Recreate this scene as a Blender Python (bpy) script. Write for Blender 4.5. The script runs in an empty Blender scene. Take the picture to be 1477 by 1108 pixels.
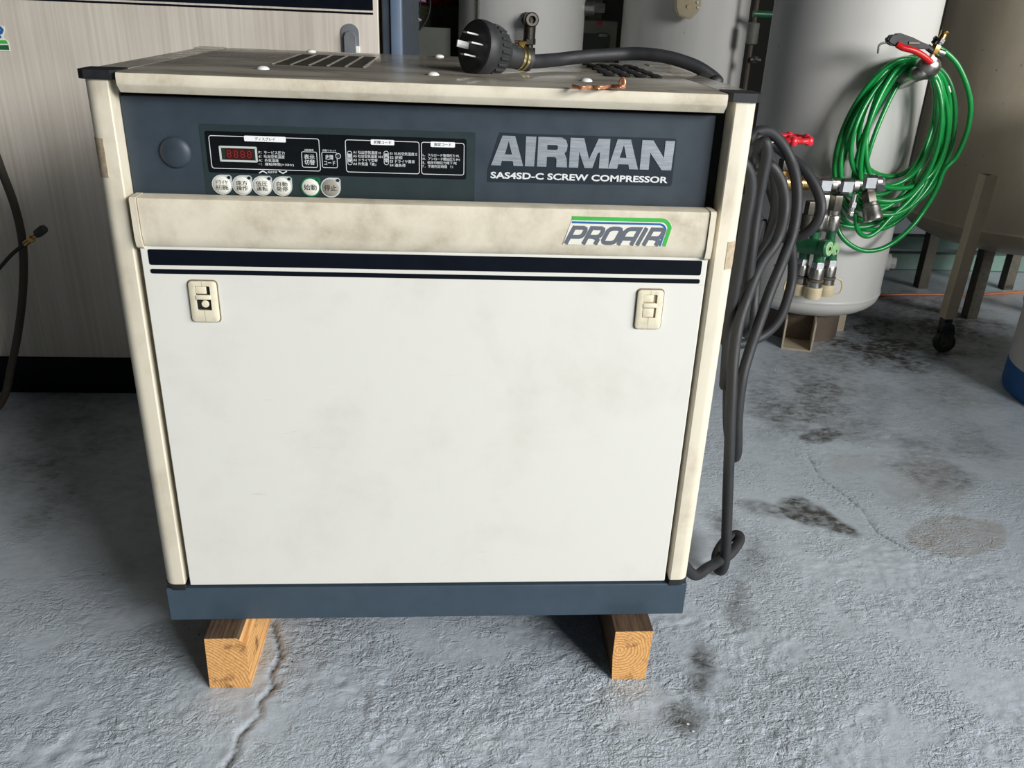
import bpy, bmesh, math, random
import numpy as np
from mathutils import Vector, Matrix
random.seed(7)
S = bpy.context.scene
COL = S.collection

# ------------------------------------------------------------------ camera
FPX, CX, CY = 1219.263, 752.566, 559.306
PITCH, YAW, ROLL = 0.42740, 0.08560, 0.04430
CAM = Vector((0.0350, -1.1283, 1.0406))
_f = Vector((math.sin(YAW)*math.cos(PITCH), math.cos(YAW)*math.cos(PITCH), -math.sin(PITCH)))
_r = Vector((math.cos(YAW), -math.sin(YAW), 0)); _u = _r.cross(_f)
_c, _s = math.cos(ROLL), math.sin(ROLL)
RR = _c*_r + _s*_u; UU = -_s*_r + _c*_u
cam = bpy.data.cameras.new('camera'); co = bpy.data.objects.new('camera', cam); COL.objects.link(co)
co.matrix_world = Matrix(((RR.x, UU.x, -_f.x, CAM.x), (RR.y, UU.y, -_f.y, CAM.y), (RR.z, UU.z, -_f.z, CAM.z), (0, 0, 0, 1)))
cam.sensor_fit = 'HORIZONTAL'; cam.sensor_width = 36; cam.lens = FPX*36/1477
cam.shift_x = (738.5-CX)/1477; cam.shift_y = (CY-554)/1477
cam.clip_start = .02
S.camera = co

# ------------------------------------------------------------------ world, light, exposure
w = bpy.data.worlds.new('world'); S.world = w; w.use_nodes = True
bg = w.node_tree.nodes['Background']; bg.inputs[0].default_value = (.80, .90, 1.0, 1); bg.inputs[1].default_value = .04
def area(name, loc, to, sx, sy, power, col):
    l = bpy.data.lights.new(name, 'AREA'); l.shape = 'RECTANGLE'; l.size = sx; l.size_y = sy; l.energy = power; l.color = col
    o = bpy.data.objects.new(name, l); COL.objects.link(o); o.location = loc
    o.rotation_euler = (Vector(to)-Vector(loc)).to_track_quat('-Z', 'Y').to_euler(); return o
area('door_daylight', (8.0, -4.8, 3.7), (.4, .4, .5), 4.5, 3.0, 800, (1.0, .992, .972))
area('added_tank_fill', (3.7, -4.5, 2.7), (.6, 1.0, .6), 1.8, 1.5, 285, (1.0, .997, .99))  # added fill lamp, placed to reach the two rear tanks
S.view_settings.view_transform = 'Standard'; S.view_settings.look = 'None'
S.view_settings.exposure = 0.0; S.view_settings.gamma = 1
S.view_settings.use_curve_mapping = False

def P(px, py, x=None, y=None, z=None):
    """the point of the real plane x=, y= or z= that the photograph shows at this pixel"""
    d = _f + (px-CX)/FPX*RR - (py-CY)/FPX*UU
    if x is not None: t = (x-CAM.x)/d.x
    elif y is not None: t = (y-CAM.y)/d.y
    else: t = (z-CAM.z)/d.z
    return CAM + d*t

# ------------------------------------------------------------------ materials
def lin(c):
    return tuple(((v/12.92) if v <= .04045 else ((v+.055)/1.055)**2.4) for v in [k/255 for k in c])
class NT:
    def __init__(s, name):
        s.m = bpy.data.materials.new(name); s.m.use_nodes = True; s.t = s.m.node_tree; s.b = s.t.nodes['Principled BSDF']
        s.tc = s.n('ShaderNodeTexCoord')
    def n(s, k, **kw):
        q = s.t.nodes.new(k)
        for a, v in kw.items(): setattr(q, a, v)
        return q
    def l(s, a, b): s.t.links.new(a, b)
    def map(s, scale=(1, 1, 1), loc=(0, 0, 0), rot=(0, 0, 0), src='Object'):
        q = s.n('ShaderNodeMapping'); q.inputs['Scale'].default_value = scale; q.inputs['Location'].default_value = loc; q.inputs['Rotation'].default_value = rot
        s.l(s.tc.outputs[src], q.inputs[0]); return q.outputs[0]
    def noise(s, vec, scale, detail=5, rough=.6, dist=0):
        q = s.n('ShaderNodeTexNoise'); q.inputs['Scale'].default_value = scale; q.inputs['Detail'].default_value = detail
        q.inputs['Roughness'].default_value = rough; q.inputs['Distortion'].default_value = dist; s.l(vec, q.inputs[0]); return q.outputs[0]
    def ramp(s, fac, stops):
        q = s.n('ShaderNodeValToRGB'); e = q.color_ramp.elements
        while len(e) < len(stops): e.new(.5)
        for i, (p, c) in enumerate(stops):
            e[i].position = p; e[i].color = (*c, 1) if len(c) == 3 else c
        s.l(fac, q.inputs[0]); return q.outputs[0]
    def f(s, fac, a, b, va=0., vb=1.):
        q = s.n('ShaderNodeMapRange'); q.inputs[1].default_value = a; q.inputs[2].default_value = b; q.inputs[3].default_value = va; q.inputs[4].default_value = vb
        s.l(fac, q.inputs[0]); return q.outputs[0]
    def mix(s, fac, a, b, mode='MIX'):
        q = s.n('ShaderNodeMix'); q.data_type = 'RGBA'; q.blend_type = mode
        for i, v in ((0, fac), (6, a), (7, b)):
            if isinstance(v, (int, float)): q.inputs[i].default_value = v
            elif isinstance(v, tuple): q.inputs[i].default_value = (*v, 1)
            else: s.l(v, q.inputs[i])
        return q.outputs[2]
    def math(s, op, a, b=0.):
        q = s.n('ShaderNodeMath', operation=op)
        for i, v in ((0, a), (1, b)):
            if isinstance(v, (int, float)): q.inputs[i].default_value = v
            else: s.l(v, q.inputs[i])
        return q.outputs[0]
    def bump(s, h, strength=.3, dist=.002):
        q = s.n('ShaderNodeBump'); q.inputs['Strength'].default_value = strength; q.inputs['Distance'].default_value = dist
        s.l(h, q.inputs['Height']); s.l(q.outputs[0], s.b.inputs['Normal']); return q
    def set(s, base=None, rough=None, metal=None, spec=None):
        for k, v in (('Base Color', base), ('Roughness', rough), ('Metallic', metal), ('Specular IOR Level', spec)):
            if v is None: continue
            if isinstance(v, (int, float)): s.b.inputs[k].default_value = v
            elif isinstance(v, tuple): s.b.inputs[k].default_value = (*v, 1)
            else: s.l(v, s.b.inputs[k])
        return s.m

def plain(name, c, rough=.5, metal=0., var=.12, scale=40, bump=0., spec=.5):
    t = NT(name); c = lin(c); n = t.noise(t.map(), scale)
    a = tuple(min(1, v*(1+var)) for v in c); b = tuple(v*(1-var) for v in c)
    if bump: t.bump(n, bump, .001)
    return t.set(t.mix(t.f(n, .3, .7), b, a), t.f(n, .3, .7, rough*.85, min(1, rough*1.15)), metal, spec)

def dirty_paint(name, c, dirt=(120, 108, 88), amt=.5, scale=6, rough=.42, lo=.52, hi=.75, streak=False, scr=.35):
    t = NT(name); c = lin(c); d = lin(dirt)
    n1 = t.noise(t.map(), scale, 8, .62, .3)
    n2 = t.noise(t.map((1, 1, .15) if streak else (1, 1, 1)), scale*4, 6, .7)
    n3 = t.noise(t.map((1, 1, 1), (3, 5, 1)), 160, 3, .5)
    m = t.math('MULTIPLY', t.f(n1, lo, hi), t.f(n2, .35, .65, .25, 1.))
    base = t.mix(t.math('MULTIPLY', m, amt), c, d)
    # thin scuffs
    mp = t.map((14, 14, 90), (1, 2, 3), (0, .9, .3)); n4 = t.noise(mp, 1.3, 3, .55, .4)
    mp2 = t.noise(t.map(), 4, 2)
    sc = t.math('MULTIPLY', t.f(n4, .70, .76), t.f(mp2, .5, .62)); base = t.mix(t.math('MULTIPLY', sc, scr), base, d)
    sp = t.f(n3, .74, .78); base = t.mix(t.math('MULTIPLY', sp, .35), base, d)
    vs = t.math('MULTIPLY', t.f(t.noise(t.map((70, 1, 2.2), (5, 0, 3)), 1.0, 3, .6, .3), .66, .74), t.f(t.noise(t.map((1, 1, 1), (7, 0, 1)), 3, 2), .48, .60)); base = t.mix(t.math('MULTIPLY', vs, .28), base, d)
    t.bump(t.noise(t.map(), 900, 2), .03, .0005)
    return t.set(base, t.f(n1, .3, .7, rough, rough+.12), 0., .4)

M = {}
M['door'] = dirty_paint('cream_paint', (223, 222, 214), (162, 152, 132), .30, 5, .40, .5, .78)
M['cream'] = dirty_paint('cream_column_paint', (222, 214, 194), (140, 122, 92), .5, 9, .42, .47, .72, True)
M['lip'] = dirty_paint('grimy_cream_lip_paint', (222, 214, 194), (138, 122, 92), .65, 8, .42, .38, .66)
M['slate'] = plain('slate_blue_paint', (48, 59, 69), .5, 0, .07, 30)
M['slate_base'] = plain('slate_blue_base_paint', (58, 74, 87), .5, 0, .08, 30)
M['black'] = plain('black_plastic', (30, 31, 34), .5, 0, .1, 60)
M['rubber'] = plain('black_rubber', (44, 45, 47), .55, 0, .15, 80, .1)
M['cable'] = plain('black_cable_rubber', (36, 37, 40), .58, 0, .2, 30, .08)
M['gap'] = plain('dark_void', (16, 15, 15), .9)
M['stripe'] = plain('navy_black_vinyl', (9, 14, 24), .4, 0, .1, 40, 0, .15)
M['label'] = plain('glossy_black_label', (7, 10, 14), .25, 0, .1)
M['panel'] = plain('teal_slate_sheet', (38, 51, 54), .4, 0, .06)
M['badge'] = plain('dark_badge_vinyl', (34, 43, 52), .45, 0, .05, 40, 0, .3)
M['print'] = plain('white_print', (215, 218, 220), .5, 0, .03)
M['tab'] = plain('white_print_tab', (238, 238, 240), .5, 0, .02)
M['ink'] = plain('dark_ink', (28, 28, 30), .5, 0, .03)
M['button'] = plain('clear_button_ivory', (224, 224, 214), .3, 0, .03)
M['button_grey'] = plain('worn_grey_button', (150, 146, 136), .35, 0, .1)
M['button_rim'] = plain('pale_button_rim', (190, 196, 196), .3, 0, .03)
M['green_ring'] = plain('green_button_ring', (22, 104, 66), .35, 0, .05)
M['seg'] = plain('dim_red_segments', (150, 42, 36), .4, 0, .1)
M['lcd'] = plain('dark_red_display_glass', (58, 24, 24), .2, 0, .1)
M['lcd_green'] = plain('dark_green_display_edge', (32, 48, 40), .3, 0, .1)
M['bezel'] = plain('pale_display_frame', (196, 200, 196), .4, 0, .03)
M['gray_letter'] = plain('grey_decal_letters', (98, 103, 112), .4, 0, .04)
M['blue_line'] = plain('blue_decal', (38, 98, 160), .4, 0, .04)
M['green_line'] = plain('green_decal', (64, 178, 74), .4, 0, .04)
M['white_decal'] = plain('white_decal', (228, 226, 214), .4, 0, .03)
M['latch'] = dirty_paint('aged_ivory_plastic', (228, 220, 194), (110, 92, 62), .5, 40, .45, .5, .75)
M['white_cap'] = plain('white_plastic_cap', (232, 234, 230), .35, 0, .03)
M['steel'] = plain('worn_steel', (168, 166, 160), .34, 1., .2, 90, .1)
M['chrome'] = plain('bright_nickel', (205, 206, 206), .22, 1., .12, 60)
M['steel_dark'] = plain('dark_steel', (92, 88, 80), .42, .9, .25, 60, .1)
M['brass'] = plain('brass', (186, 152, 92), .32, 1., .2, 60)
M['gold'] = plain('yellow_zinc', (216, 200, 140), .3, 1., .1, 60)
M['copper'] = plain('copper_wire', (216, 150, 112), .4, .6, .25, 300, .2)
M['red'] = plain('red_enamel', (214, 42, 54), .3, 0, .1)
M['red_plastic'] = plain('red_plastic', (206, 20, 24), .3, 0, .1)
M['hose'] = plain('green_hose', (10, 138, 62), .25, 0, .1, 20, 0, .6)
M['green_body'] = plain('dark_green_paint', (34, 96, 62), .38, 0, .15, 40)
M['pale_green'] = plain('pale_green_enamel', (150, 190, 140), .4, 0, .1, 40)
M['cap_beige'] = plain('beige_rubber_cap', (206, 192, 158), .5, 0, .1, 40)
M['beam'] = plain('dusty_green_steel', (112, 140, 130), .55, 0, .15, 10)
M['tube'] = plain('beige_tube_paint', (170, 158, 138), .5, 0, .12, 12)
M['rust'] = plain('rusty_primer', (92, 80, 70), .75, 0, .3, 14, .2)
M['orange'] = plain('orange_cable', (180, 98, 44), .5)
M['hose_old'] = plain('old_dark_hose', (66, 60, 50), .7, 0, .25, 40, .2)
M['drum_grey'] = dirty_paint('pale_drum_plastic', (196, 190, 190), (110, 100, 100), .5, 10)
M['drum_blue'] = plain('blue_drum_paint', (16, 84, 150), .45, 0, .08)
M['post'] = plain('blue_grey_post_paint', (96, 112, 134), .4, 0, .06, 10)
M['handle'] = plain('silver_handle', (150, 154, 160), .35, .6, .06)
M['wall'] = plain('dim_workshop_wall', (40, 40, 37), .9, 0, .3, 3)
M['ceil'] = plain('ceiling_sheet', (80, 80, 77), .9, 0, .2, 3)
M['ibox'] = plain('pale_green_box_paint', (178, 180, 162), .5, 0, .1, 12)
M['pink'] = plain('pink_tape', (236, 84, 116), .5)
M['red_cloth'] = plain('red_translucent_plastic', (206, 62, 34), .35, 0, .4, 12)
M['purple'] = plain('purple_blade_plastic', (150, 110, 144), .4, 0, .2, 12)
M['olive'] = plain('olive_mesh', (62, 66, 40), .8, 0, .3, 60)
M['sheetgrey'] = plain('grey_green_panel', (104, 108, 98), .6, 0, .15, 14)
M['rim_dark'] = plain('dark_latch_edge', (118, 106, 88), .6, 0, .25, 120)  # plate darker than the latch it frames
M['pin'] = plain('nickel_pin', (226, 226, 224), .3, .25, .05)
M['tape'] = plain('aged_tape_residue', (176, 160, 134), .6, 0, .25, 120)

def tank_paint(name, c, d, amt=.35):
    t = NT(name); n1 = t.noise(t.map((1, 1, .35)), 5, 7, .6, .4); n2 = t.noise(t.map(), 2, 4, .5)
    n3 = t.noise(t.map(), 30, 3, .5); sp = t.math('MULTIPLY', t.f(n3, .70, .73), t.f(n2, .5, .6))
    b = t.mix(t.math('MULTIPLY', t.f(n1, .45, .75), amt), lin(c), lin(d))
    b = t.mix(t.math('MULTIPLY', sp, .8), b, lin((90, 72, 58)))
    t.bump(t.noise(t.map(), 60, 3), .05, .001)
    return t.set(b, t.f(n1, .3, .7, .3, .45), 0., .5)
M['tank'] = tank_paint('grey_tank_paint', (204, 203, 199), (172, 170, 162))
M['tank_white'] = tank_paint('pale_tank_paint', (236, 235, 231), (206, 204, 198))
M['tank_beige'] = tank_paint('beige_tank_paint', (184, 173, 154), (150, 138, 118), .6)

def cover_mat():
    t = NT('glossy_dusty_cover_paint'); n1 = t.noise(t.map((1, 2.2, 1)), 5, 8, .65, .5); n2 = t.noise(t.map((1, 3, 1)), 22, 6, .7)
    b = t.mix(t.f(n1, .38, .68), lin((176, 170, 156)), lin((124, 118, 106)))
    b = t.mix(t.math('MULTIPLY', t.f(n2, .55, .75), .5), b, lin((70, 66, 58)))
    return t.set(b, t.f(n2, .35, .7, .09, .26), 0., .9)
M['cover_top'] = cover_mat()

def brushed():
    t = NT('dusty_cream_cabinet_paint'); n = t.noise(t.map((1, 1, .012)), 110, 5, .6); n2 = t.noise(t.map((1, 1, .3)), 2.5, 5, .6)
    b = t.mix(t.f(n, .35, .68), lin((224, 216, 205)), lin((202, 193, 180))); b = t.mix(t.f(n2, .4, .75, 0, .45), b, lin((130, 120, 104)))
    return t.set(b, .5, 0., .4)
M['cabinet'] = brushed()

def silver():
    t = NT('brushed_silver_letters'); n = t.noise(t.map((.05, 1, 1)), 900, 3, .6)
    return t.set(t.mix(t.f(n, .3, .7), lin((150, 158, 166)), lin((188, 194, 200))), .38, .55)
M['silver'] = silver()

def wood(name, cx, cz, tint=1., dark=False):
    t = NT(name); sep = t.n('ShaderNodeSeparateXYZ'); t.l(t.tc.outputs['Object'], sep.inputs[0])
    x, z = sep.outputs[0], sep.outputs[2]
    nz = t.noise(t.map((1, .12, 1)), 22, 4, .55)
    dx = t.math('SUBTRACT', x, cx); dz = t.math('SUBTRACT', z, cz)
    r = t.math('SQRT', t.math('ADD', t.math('MULTIPLY', dx, dx), t.math('MULTIPLY', dz, dz)))
    r = t.math('ADD', r, t.math('MULTIPLY', nz, .016))
    ring = t.math('SINE', t.math('MULTIPLY', r, 2*math.pi/.0052))
    n2 = t.noise(t.map((1, .06, 1)), 300, 4, .6)
    c = t.mix(t.f(ring, .1, 1, 0, .8), lin((232, 182, 118)), lin((186, 122, 66)))
    c = t.mix(t.f(n2, .4, .75, 0, .5), c, lin((140, 84, 44)))
    n3 = t.noise(t.map(), 26, 5, .65)
    c = t.mix(t.f(n3, .56, .70, 0, .8), c, lin((82, 52, 34)))
    if dark:
        c = t.mix(.90, c, lin((66, 57, 52))); c = t.mix(t.f(n2, .45, .7, 0, .6), c, lin((36, 30, 28)))
    t.bump(n2, .35, .001)
    return t.set(c, .75, 0., .25)

# ------------------------------------------------------------------ builders
OFF = {}
def thing(name, label, cat, loc=(0, 0, 0), group=None):
    o = bpy.data.objects.new(name, None); o.empty_display_size = .05; COL.objects.link(o); o.location = loc
    o['label'] = label; o['category'] = cat
    if group: o['group'] = group
    OFF[o.name] = Vector(loc); return o
def adopt(o, parent):
    if parent is not None:
        o.parent = parent; off = OFF.get(parent.name, Vector((0, 0, 0)))
        o.matrix_parent_inverse = Matrix.Translation(-off)
def tag(o, label=None, cat=None, group=None, kind=None):
    if label: o['label'] = label
    if cat: o['category'] = cat
    if group: o['group'] = group
    if kind: o['kind'] = kind
    return o

def smooth_path(pts, n=8, closed=False):
    pts = [Vector(p) for p in pts]; out = []; N = len(pts)
    rng = range(N) if closed else range(N-1)
    for i in rng:
        if closed: p0, p1, p2, p3 = pts[(i-1) % N], pts[i], pts[(i+1) % N], pts[(i+2) % N]
        else: p0, p1, p2, p3 = pts[max(i-1, 0)], pts[i], pts[i+1], pts[min(i+2, N-1)]
        for k in range(n):
            t = k/n; t2 = t*t; t3 = t2*t
            out.append(.5*((2*p1)+(p2-p0)*t+(2*p0-5*p1+4*p2-p3)*t2+(3*p1-p0-3*p2+p3)*t3))
    if not closed: out.append(pts[-1])
    return out

class B:
    def __init__(s): s.bm = bmesh.new(); s.mi = 0
    def _done(s, faces):
        for f in faces: f.material_index = s.mi
    def box(s, x0, x1, y0, y1, z0, z1, bev=0, seg=2, M4=None):
        vs = [s.bm.verts.new((x, y, z)) for x in (x0, x1) for y in (y0, y1) for z in (z0, z1)]
        idx = [(0, 1, 3, 2), (4, 6, 7, 5), (0, 4, 5, 1), (2, 3, 7, 6), (0, 2, 6, 4), (1, 5, 7, 3)]
        fs = [s.bm.faces.new([vs[i] for i in q]) for q in idx]
        s._done(fs)
        if bev:
            es = list({e for f in fs for e in f.edges})
            r = bmesh.ops.bevel(s.bm, geom=es, offset=bev, segments=seg, profile=.5, affect='EDGES', clamp_overlap=True)
            s._done(r['faces'])
        return s
    def prism(s, poly, axis, a, b):
        """poly: 2-D outline in the plane across axis; extruded from a to b"""
        def mk(p, v):
            return {'x': (v, p[0], p[1]), 'y': (p[0], v, p[1]), 'z': (p[0], p[1], v)}[axis]
        A = [s.bm.verts.new(mk(p, a)) for p in poly]; C = [s.bm.verts.new(mk(p, b)) for p in poly]
        n = len(poly); fs = [s.bm.faces.new(A), s.bm.faces.new(C[::-1])]
        for i in range(n): fs.append(s.bm.faces.new((A[i], C[i], C[(i+1) % n], A[(i+1) % n])))
        s._done(fs); return s
    def lathe(s, prof, org, ax=(0, 0, 1), seg=32, ref=None):
        """prof: (radius, distance along axis)"""
        ax = Vector(ax).normalized(); r = Vector(ref) if ref else (Vector((1, 0, 0)) if abs(ax.x) < .9 else Vector((0, 1, 0)))
        e1 = (r-ax*r.dot(ax)).normalized(); e2 = ax.cross(e1); org = Vector(org); rings = []
        for (rad, h) in prof:
            c = org+ax*h
            if rad < 1e-6: rings.append([s.bm.verts.new(c)])
            else: rings.append([s.bm.verts.new(c+e1*rad*math.cos(2*math.pi*k/seg)+e2*rad*math.sin(2*math.pi*k/seg)) for k in range(seg)])
        fs = []
        for a, b in zip(rings, rings[1:]):
            if len(a) == 1 and len(b) == 1: continue
            for k in range(seg):
                j = (k+1) % seg
                if len(a) == 1: fs.append(s.bm.faces.new((a[0], b[k], b[j])))
                elif len(b) == 1: fs.append(s.bm.faces.new((a[k], b[0], a[j])))
                else: fs.append(s.bm.faces.new((a[k], b[k], b[j], a[j])))
        for rg in (rings[0], rings[-1]):
            if len(rg) > 2: fs.append(s.bm.faces.new(rg))
        s._done(fs); return s
    def cyl(s, p0, p1, r, r2=None, seg=20, ch=0):
        p0, p1 = Vector(p0), Vector(p1); L = (p1-p0).length; r2 = r if r2 is None else r2
        pr = [(r, 0), (r2, L)] if not ch else [(r-ch, 0), (r, ch), (r2, L-ch), (r2-ch, L)]
        return s.lathe(pr, p0, p1-p0, seg)
    def tube(s, pts, r, seg=12, closed=False, radii=None):
        pts = [Vector(p) for p in pts]; N = len(pts); rings = []; prev = None
        for i, p in enumerate(pts):
            if closed: t = (pts[(i+1) % N]-pts[i-1])
            else: t = pts[min(i+1, N-1)]-pts[max(i-1, 0)]
            if t.length < 1e-9: t = Vector((0, 0, 1))
            t.normalize()
            if prev is None:
                prev = Vector((0, 0, 1)) if abs(t.z) < .9 else Vector((1, 0, 0))
            e = prev-t*prev.dot(t)
            if e.length < 1e-5: e = t.orthogonal()
            e.normalize(); prev = e; g = t.cross(e); rr = radii[i] if radii else r
            rings.append([s.bm.verts.new(p+e*rr*math.cos(2*math.pi*k/seg)+g*rr*math.sin(2*math.pi*k/seg)) for k in range(seg)])
        fs = []
        rng = range(N) if closed else range(N-1)
        for i in rng:
            a, b = rings[i], rings[(i+1) % N]
            sh = 0
            if closed and i == N-1:
                sh = min(range(seg), key=lambda q: (a[0].co-b[q].co).length)
            for k in range(seg):
                fs.append(s.bm.faces.new((a[k], b[(k+sh) % seg], b[(k+1+sh) % seg], a[(k+1) % seg])))
        if not closed: fs += [s.bm.faces.new(rings[0][::-1]), s.bm.faces.new(rings[-1])]
        s._done(fs); return s
    def make(s, name, mat, parent=None, angle=35, smooth=True, origin=None):
        bmesh.ops.recalc_face_normals(s.bm, faces=s.bm.faces)
        me = bpy.data.meshes.new(name); s.bm.to_mesh(me); s.bm.free()
        for m in (mat if isinstance(mat, (list, tuple)) else [mat]): me.materials.append(m)
        if smooth:
            me.shade_smooth(); me.set_sharp_from_angle(angle=math.radians(angle))
        o = bpy.data.objects.new(name, me); COL.objects.link(o); adopt(o, parent)
        if origin is not None and parent is None:
            me.transform(Matrix.Translation(-Vector(origin))); o.location = origin
        return o

def rrect(x0, x1, z0, z1, r, n=5):
    out = []
    for cx, cz, a in ((x1-r, z1-r, 0), (x0+r, z1-r, 90), (x0+r, z0+r, 180), (x1-r, z0+r, 270)):
        for k in range(n+1):
            t = math.radians(a+90*k/n); out.append((cx+r*math.cos(t), cz+r*math.sin(t)))
    return out

def ribbon(b, pts, wd, y0, y1, closed=False):
    """flat band of width wd along a 2-D path in the XZ plane"""
    n = len(pts); pts = [Vector((p[0], p[1])) for p in pts]; L = []; R_ = []
    for i, p in enumerate(pts):
        if closed: a, c = pts[i-1], pts[(i+1) % n]
        else: a, c = pts[max(i-1, 0)], pts[min(i+1, n-1)]
        d1 = (p-a) if (p-a).length > 1e-9 else (c-p); d2 = (c-p) if (c-p).length > 1e-9 else (p-a)
        d1 = d1.normalized(); d2 = d2.normalized(); t = (d1+d2).normalized(); nn = Vector((-t.y, t.x))
        k = 1/max(.5, nn.dot(Vector((-d1.y, d1.x))))
        L.append(p+nn*wd/2*k); R_.append(p-nn*wd/2*k)
    fr = [b.bm.verts.new((q.x, y0, q.y)) for q in L]; fr2 = [b.bm.verts.new((q.x, y0, q.y)) for q in R_]
    bk = [b.bm.verts.new((q.x, y1, q.y)) for q in L]; bk2 = [b.bm.verts.new((q.x, y1, q.y)) for q in R_]
    rng = range(n) if closed else range(n-1); fs = []
    for i in rng:
        j = (i+1) % n
        fs += [b.bm.faces.new((fr[i], fr[j], fr2[j], fr2[i])), b.bm.faces.new((bk[i], bk2[i], bk2[j], bk[j])),
               b.bm.faces.new((fr[i], bk[i], bk[j], fr[j])), b.bm.faces.new((fr2[i], fr2[j], bk2[j], bk2[i]))]
    if not closed:
        fs += [b.bm.faces.new((fr[0], fr2[0], bk2[0], bk[0])), b.bm.faces.new((fr[-1], bk[-1], bk2[-1], fr2[-1]))]
    b._done(fs)

def text(body, h, x, z, y, mat, parent, width=None, weight=0., align='CENTER', name='lettering', line=1.0):
    """lettering standing on the plane y, facing -Y; (x, z) = middle (or left middle) of the block"""
    cu = bpy.data.curves.new('t', 'FONT'); cu.body = body; cu.size = 1.; cu.align_x = align; cu.offset = weight
    cu.space_line = line; cu.resolution_u = 3; cu.extrude = 0.
    o = bpy.data.objects.new('t', cu); COL.objects.link(o)
    dg = bpy.context.evaluated_depsgraph_get(); me = bpy.data.meshes.new_from_object(o.evaluated_get(dg))
    bpy.data.objects.remove(o); bpy.data.curves.remove(cu)
    n = len(me.vertices)
    if n == 0: return None
    v = np.empty(n*3); me.vertices.foreach_get('co', v); v = v.reshape(-1, 3)
    lo, hi = v.min(0), v.max(0); sc = h/(hi[1]-lo[1]) ; sx = sc if width is None else width/(hi[0]-lo[0])
    out = np.zeros_like(v)
    ox = (lo[0]+hi[0])/2 if align == 'CENTER' else lo[0]
    out[:, 0] = x+(v[:, 0]-ox)*sx; out[:, 2] = z+(v[:, 1]-(lo[1]+hi[1])/2)*sc; out[:, 1] = y
    me.vertices.foreach_set('co', out.ravel()); me.update(); me.materials.clear(); me.materials.append(mat)
    q = bpy.data.objects.new(name, me); COL.objects.link(q); adopt(q, parent); return q

# ------------------------------------------------------------------ floor
def vnoise(x, y, seed):
    xi = np.floor(x).astype(np.int64); yi = np.floor(y).astype(np.int64); fx = x-xi; fy = y-yi
    fx = fx*fx*(3-2*fx); fy = fy*fy*(3-2*fy)
    def h(a, b):
        q = (a*374761393+b*668265263+seed*2147483) & 0xffffffff; q = ((q ^ (q >> 13))*1274126177) & 0xffffffff
        return ((q ^ (q >> 16)) & 0xffff)/65535.
    return (h(xi, yi)*(1-fx)+h(xi+1, yi)*fx)*(1-fy)+(h(xi, yi+1)*(1-fx)+h(xi+1, yi+1)*fx)*fy
def fbm(x, y, s, o=4, seed=1):
    a = 0; amp = 1; tot = 0
    for k in range(o):
        a = a+amp*vnoise(x*s, y*s, seed+k*17); tot += amp; amp *= .5; s *= 2.07
    return a/tot
xs = np.concatenate([np.linspace(-3.1, -1.62, 12), np.arange(-1.6, 2.3, .0055), np.linspace(2.32, 4.5, 14)])
ys = np.concatenate([np.linspace(-4.5, -.92, 14), np.arange(-.9, .75, .0048), np.arange(.75, 2.2, .010), np.linspace(2.22, 4.2, 10)])
X, Y = np.meshgrid(xs, ys); nx, ny = len(xs), len(ys)
wx = X+.05*fbm(X, Y, 9, 3, 5)-.025; wy = Y+.05*fbm(X, Y, 9, 3, 9)-.025
rough = np.clip(1.05-.75*np.clip((Y+.15)/.6, 0, 1), .22, 1)*(.35+1.0*fbm(X, Y, 2.2, 3, 77))
rid = 1-np.abs(2*fbm(wx*.8+wy*.5, wy-.3*wx, 26, 3, 31)-1); rid2 = 1-np.abs(2*fbm(wx, wy, 60, 3, 47)-1)
rid3 = fbm(wx+.4*wy, wy, 95, 2, 91)
lump = np.clip((fbm(X, Y, 5, 3, 63)-.42)*4, .15, 1)
Z = rough*lump*(.0034*(rid**2-.7)+.0032*(rid2**2-.5)+.0022*(rid3-.5))+rough*.0012*(fbm(X, Y, 6, 2, 3)-.5)
def seg_dist(poly):
    D = np.full(X.shape, 9.)
    for (ax, ay), (bx, by) in zip(poly, poly[1:]):
        vx, vy = bx-ax, by-ay; t = np.clip(((X-ax)*vx+(Y-ay)*vy)/(vx*vx+vy*vy+1e-12), 0, 1)
        D = np.minimum(D, np.hypot(X-ax-t*vx, Y-ay-t*vy))
    return D
def floor_poly(pp): return [tuple(P(a, b, z=0)[:2]) for a, b in pp]
crk = seg_dist(floor_poly([(393, 897), (401, 925), (405, 950), (390, 972), (396, 990), (374, 1012), (377, 1030), (346, 1060), (340, 1085), (322, 1112), (310, 1130)]))
crk = crk+.006*(fbm(X, Y, 50, 3, 12)-.5)
Z += -.0045*np.exp(-(np.clip(crk, 0, 1)/.0035)**2)+.0016*np.exp(-((crk-.012)/.012)**2)*fbm(X, Y, 45, 3, 55)
hair = seg_dist(floor_poly([(1165, 655), (1182, 688), (1215, 712), (1243, 735), (1266, 768), (1290, 782), (1318, 797)]))+.003*(fbm(X, Y, 70, 2, 2)-.5)
Z += -.002*np.exp(-(np.clip(hair, 0, 1)/.003)**2)
stain_shade = np.zeros_like(X); tan = np.zeros_like(X); pale = np.zeros_like(X)  # first mask holds dirt and painted shade
def blob(arr, c, a, b, s, seed, hard=.25, nz=.55):
    C0, A0, B0 = [np.array(P(*q, z=0)[:2]) for q in (c, a, b)]; m = np.array([A0-C0, B0-C0]).T; inv = np.linalg.inv(m)
    dx, dy = X-C0[0], Y-C0[1]; u = inv[0, 0]*dx+inv[0, 1]*dy; v_ = inv[1, 0]*dx+inv[1, 1]*dy
    d = np.sqrt(u*u+v_*v_)+nz*2*(fbm(X, Y, 13, 4, seed)-.5)
    np.maximum(arr, s*np.clip((1-d)/hard, 0, 1)*(.45+.75*fbm(X, Y, 38, 3, seed+3)), out=arr)
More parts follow.
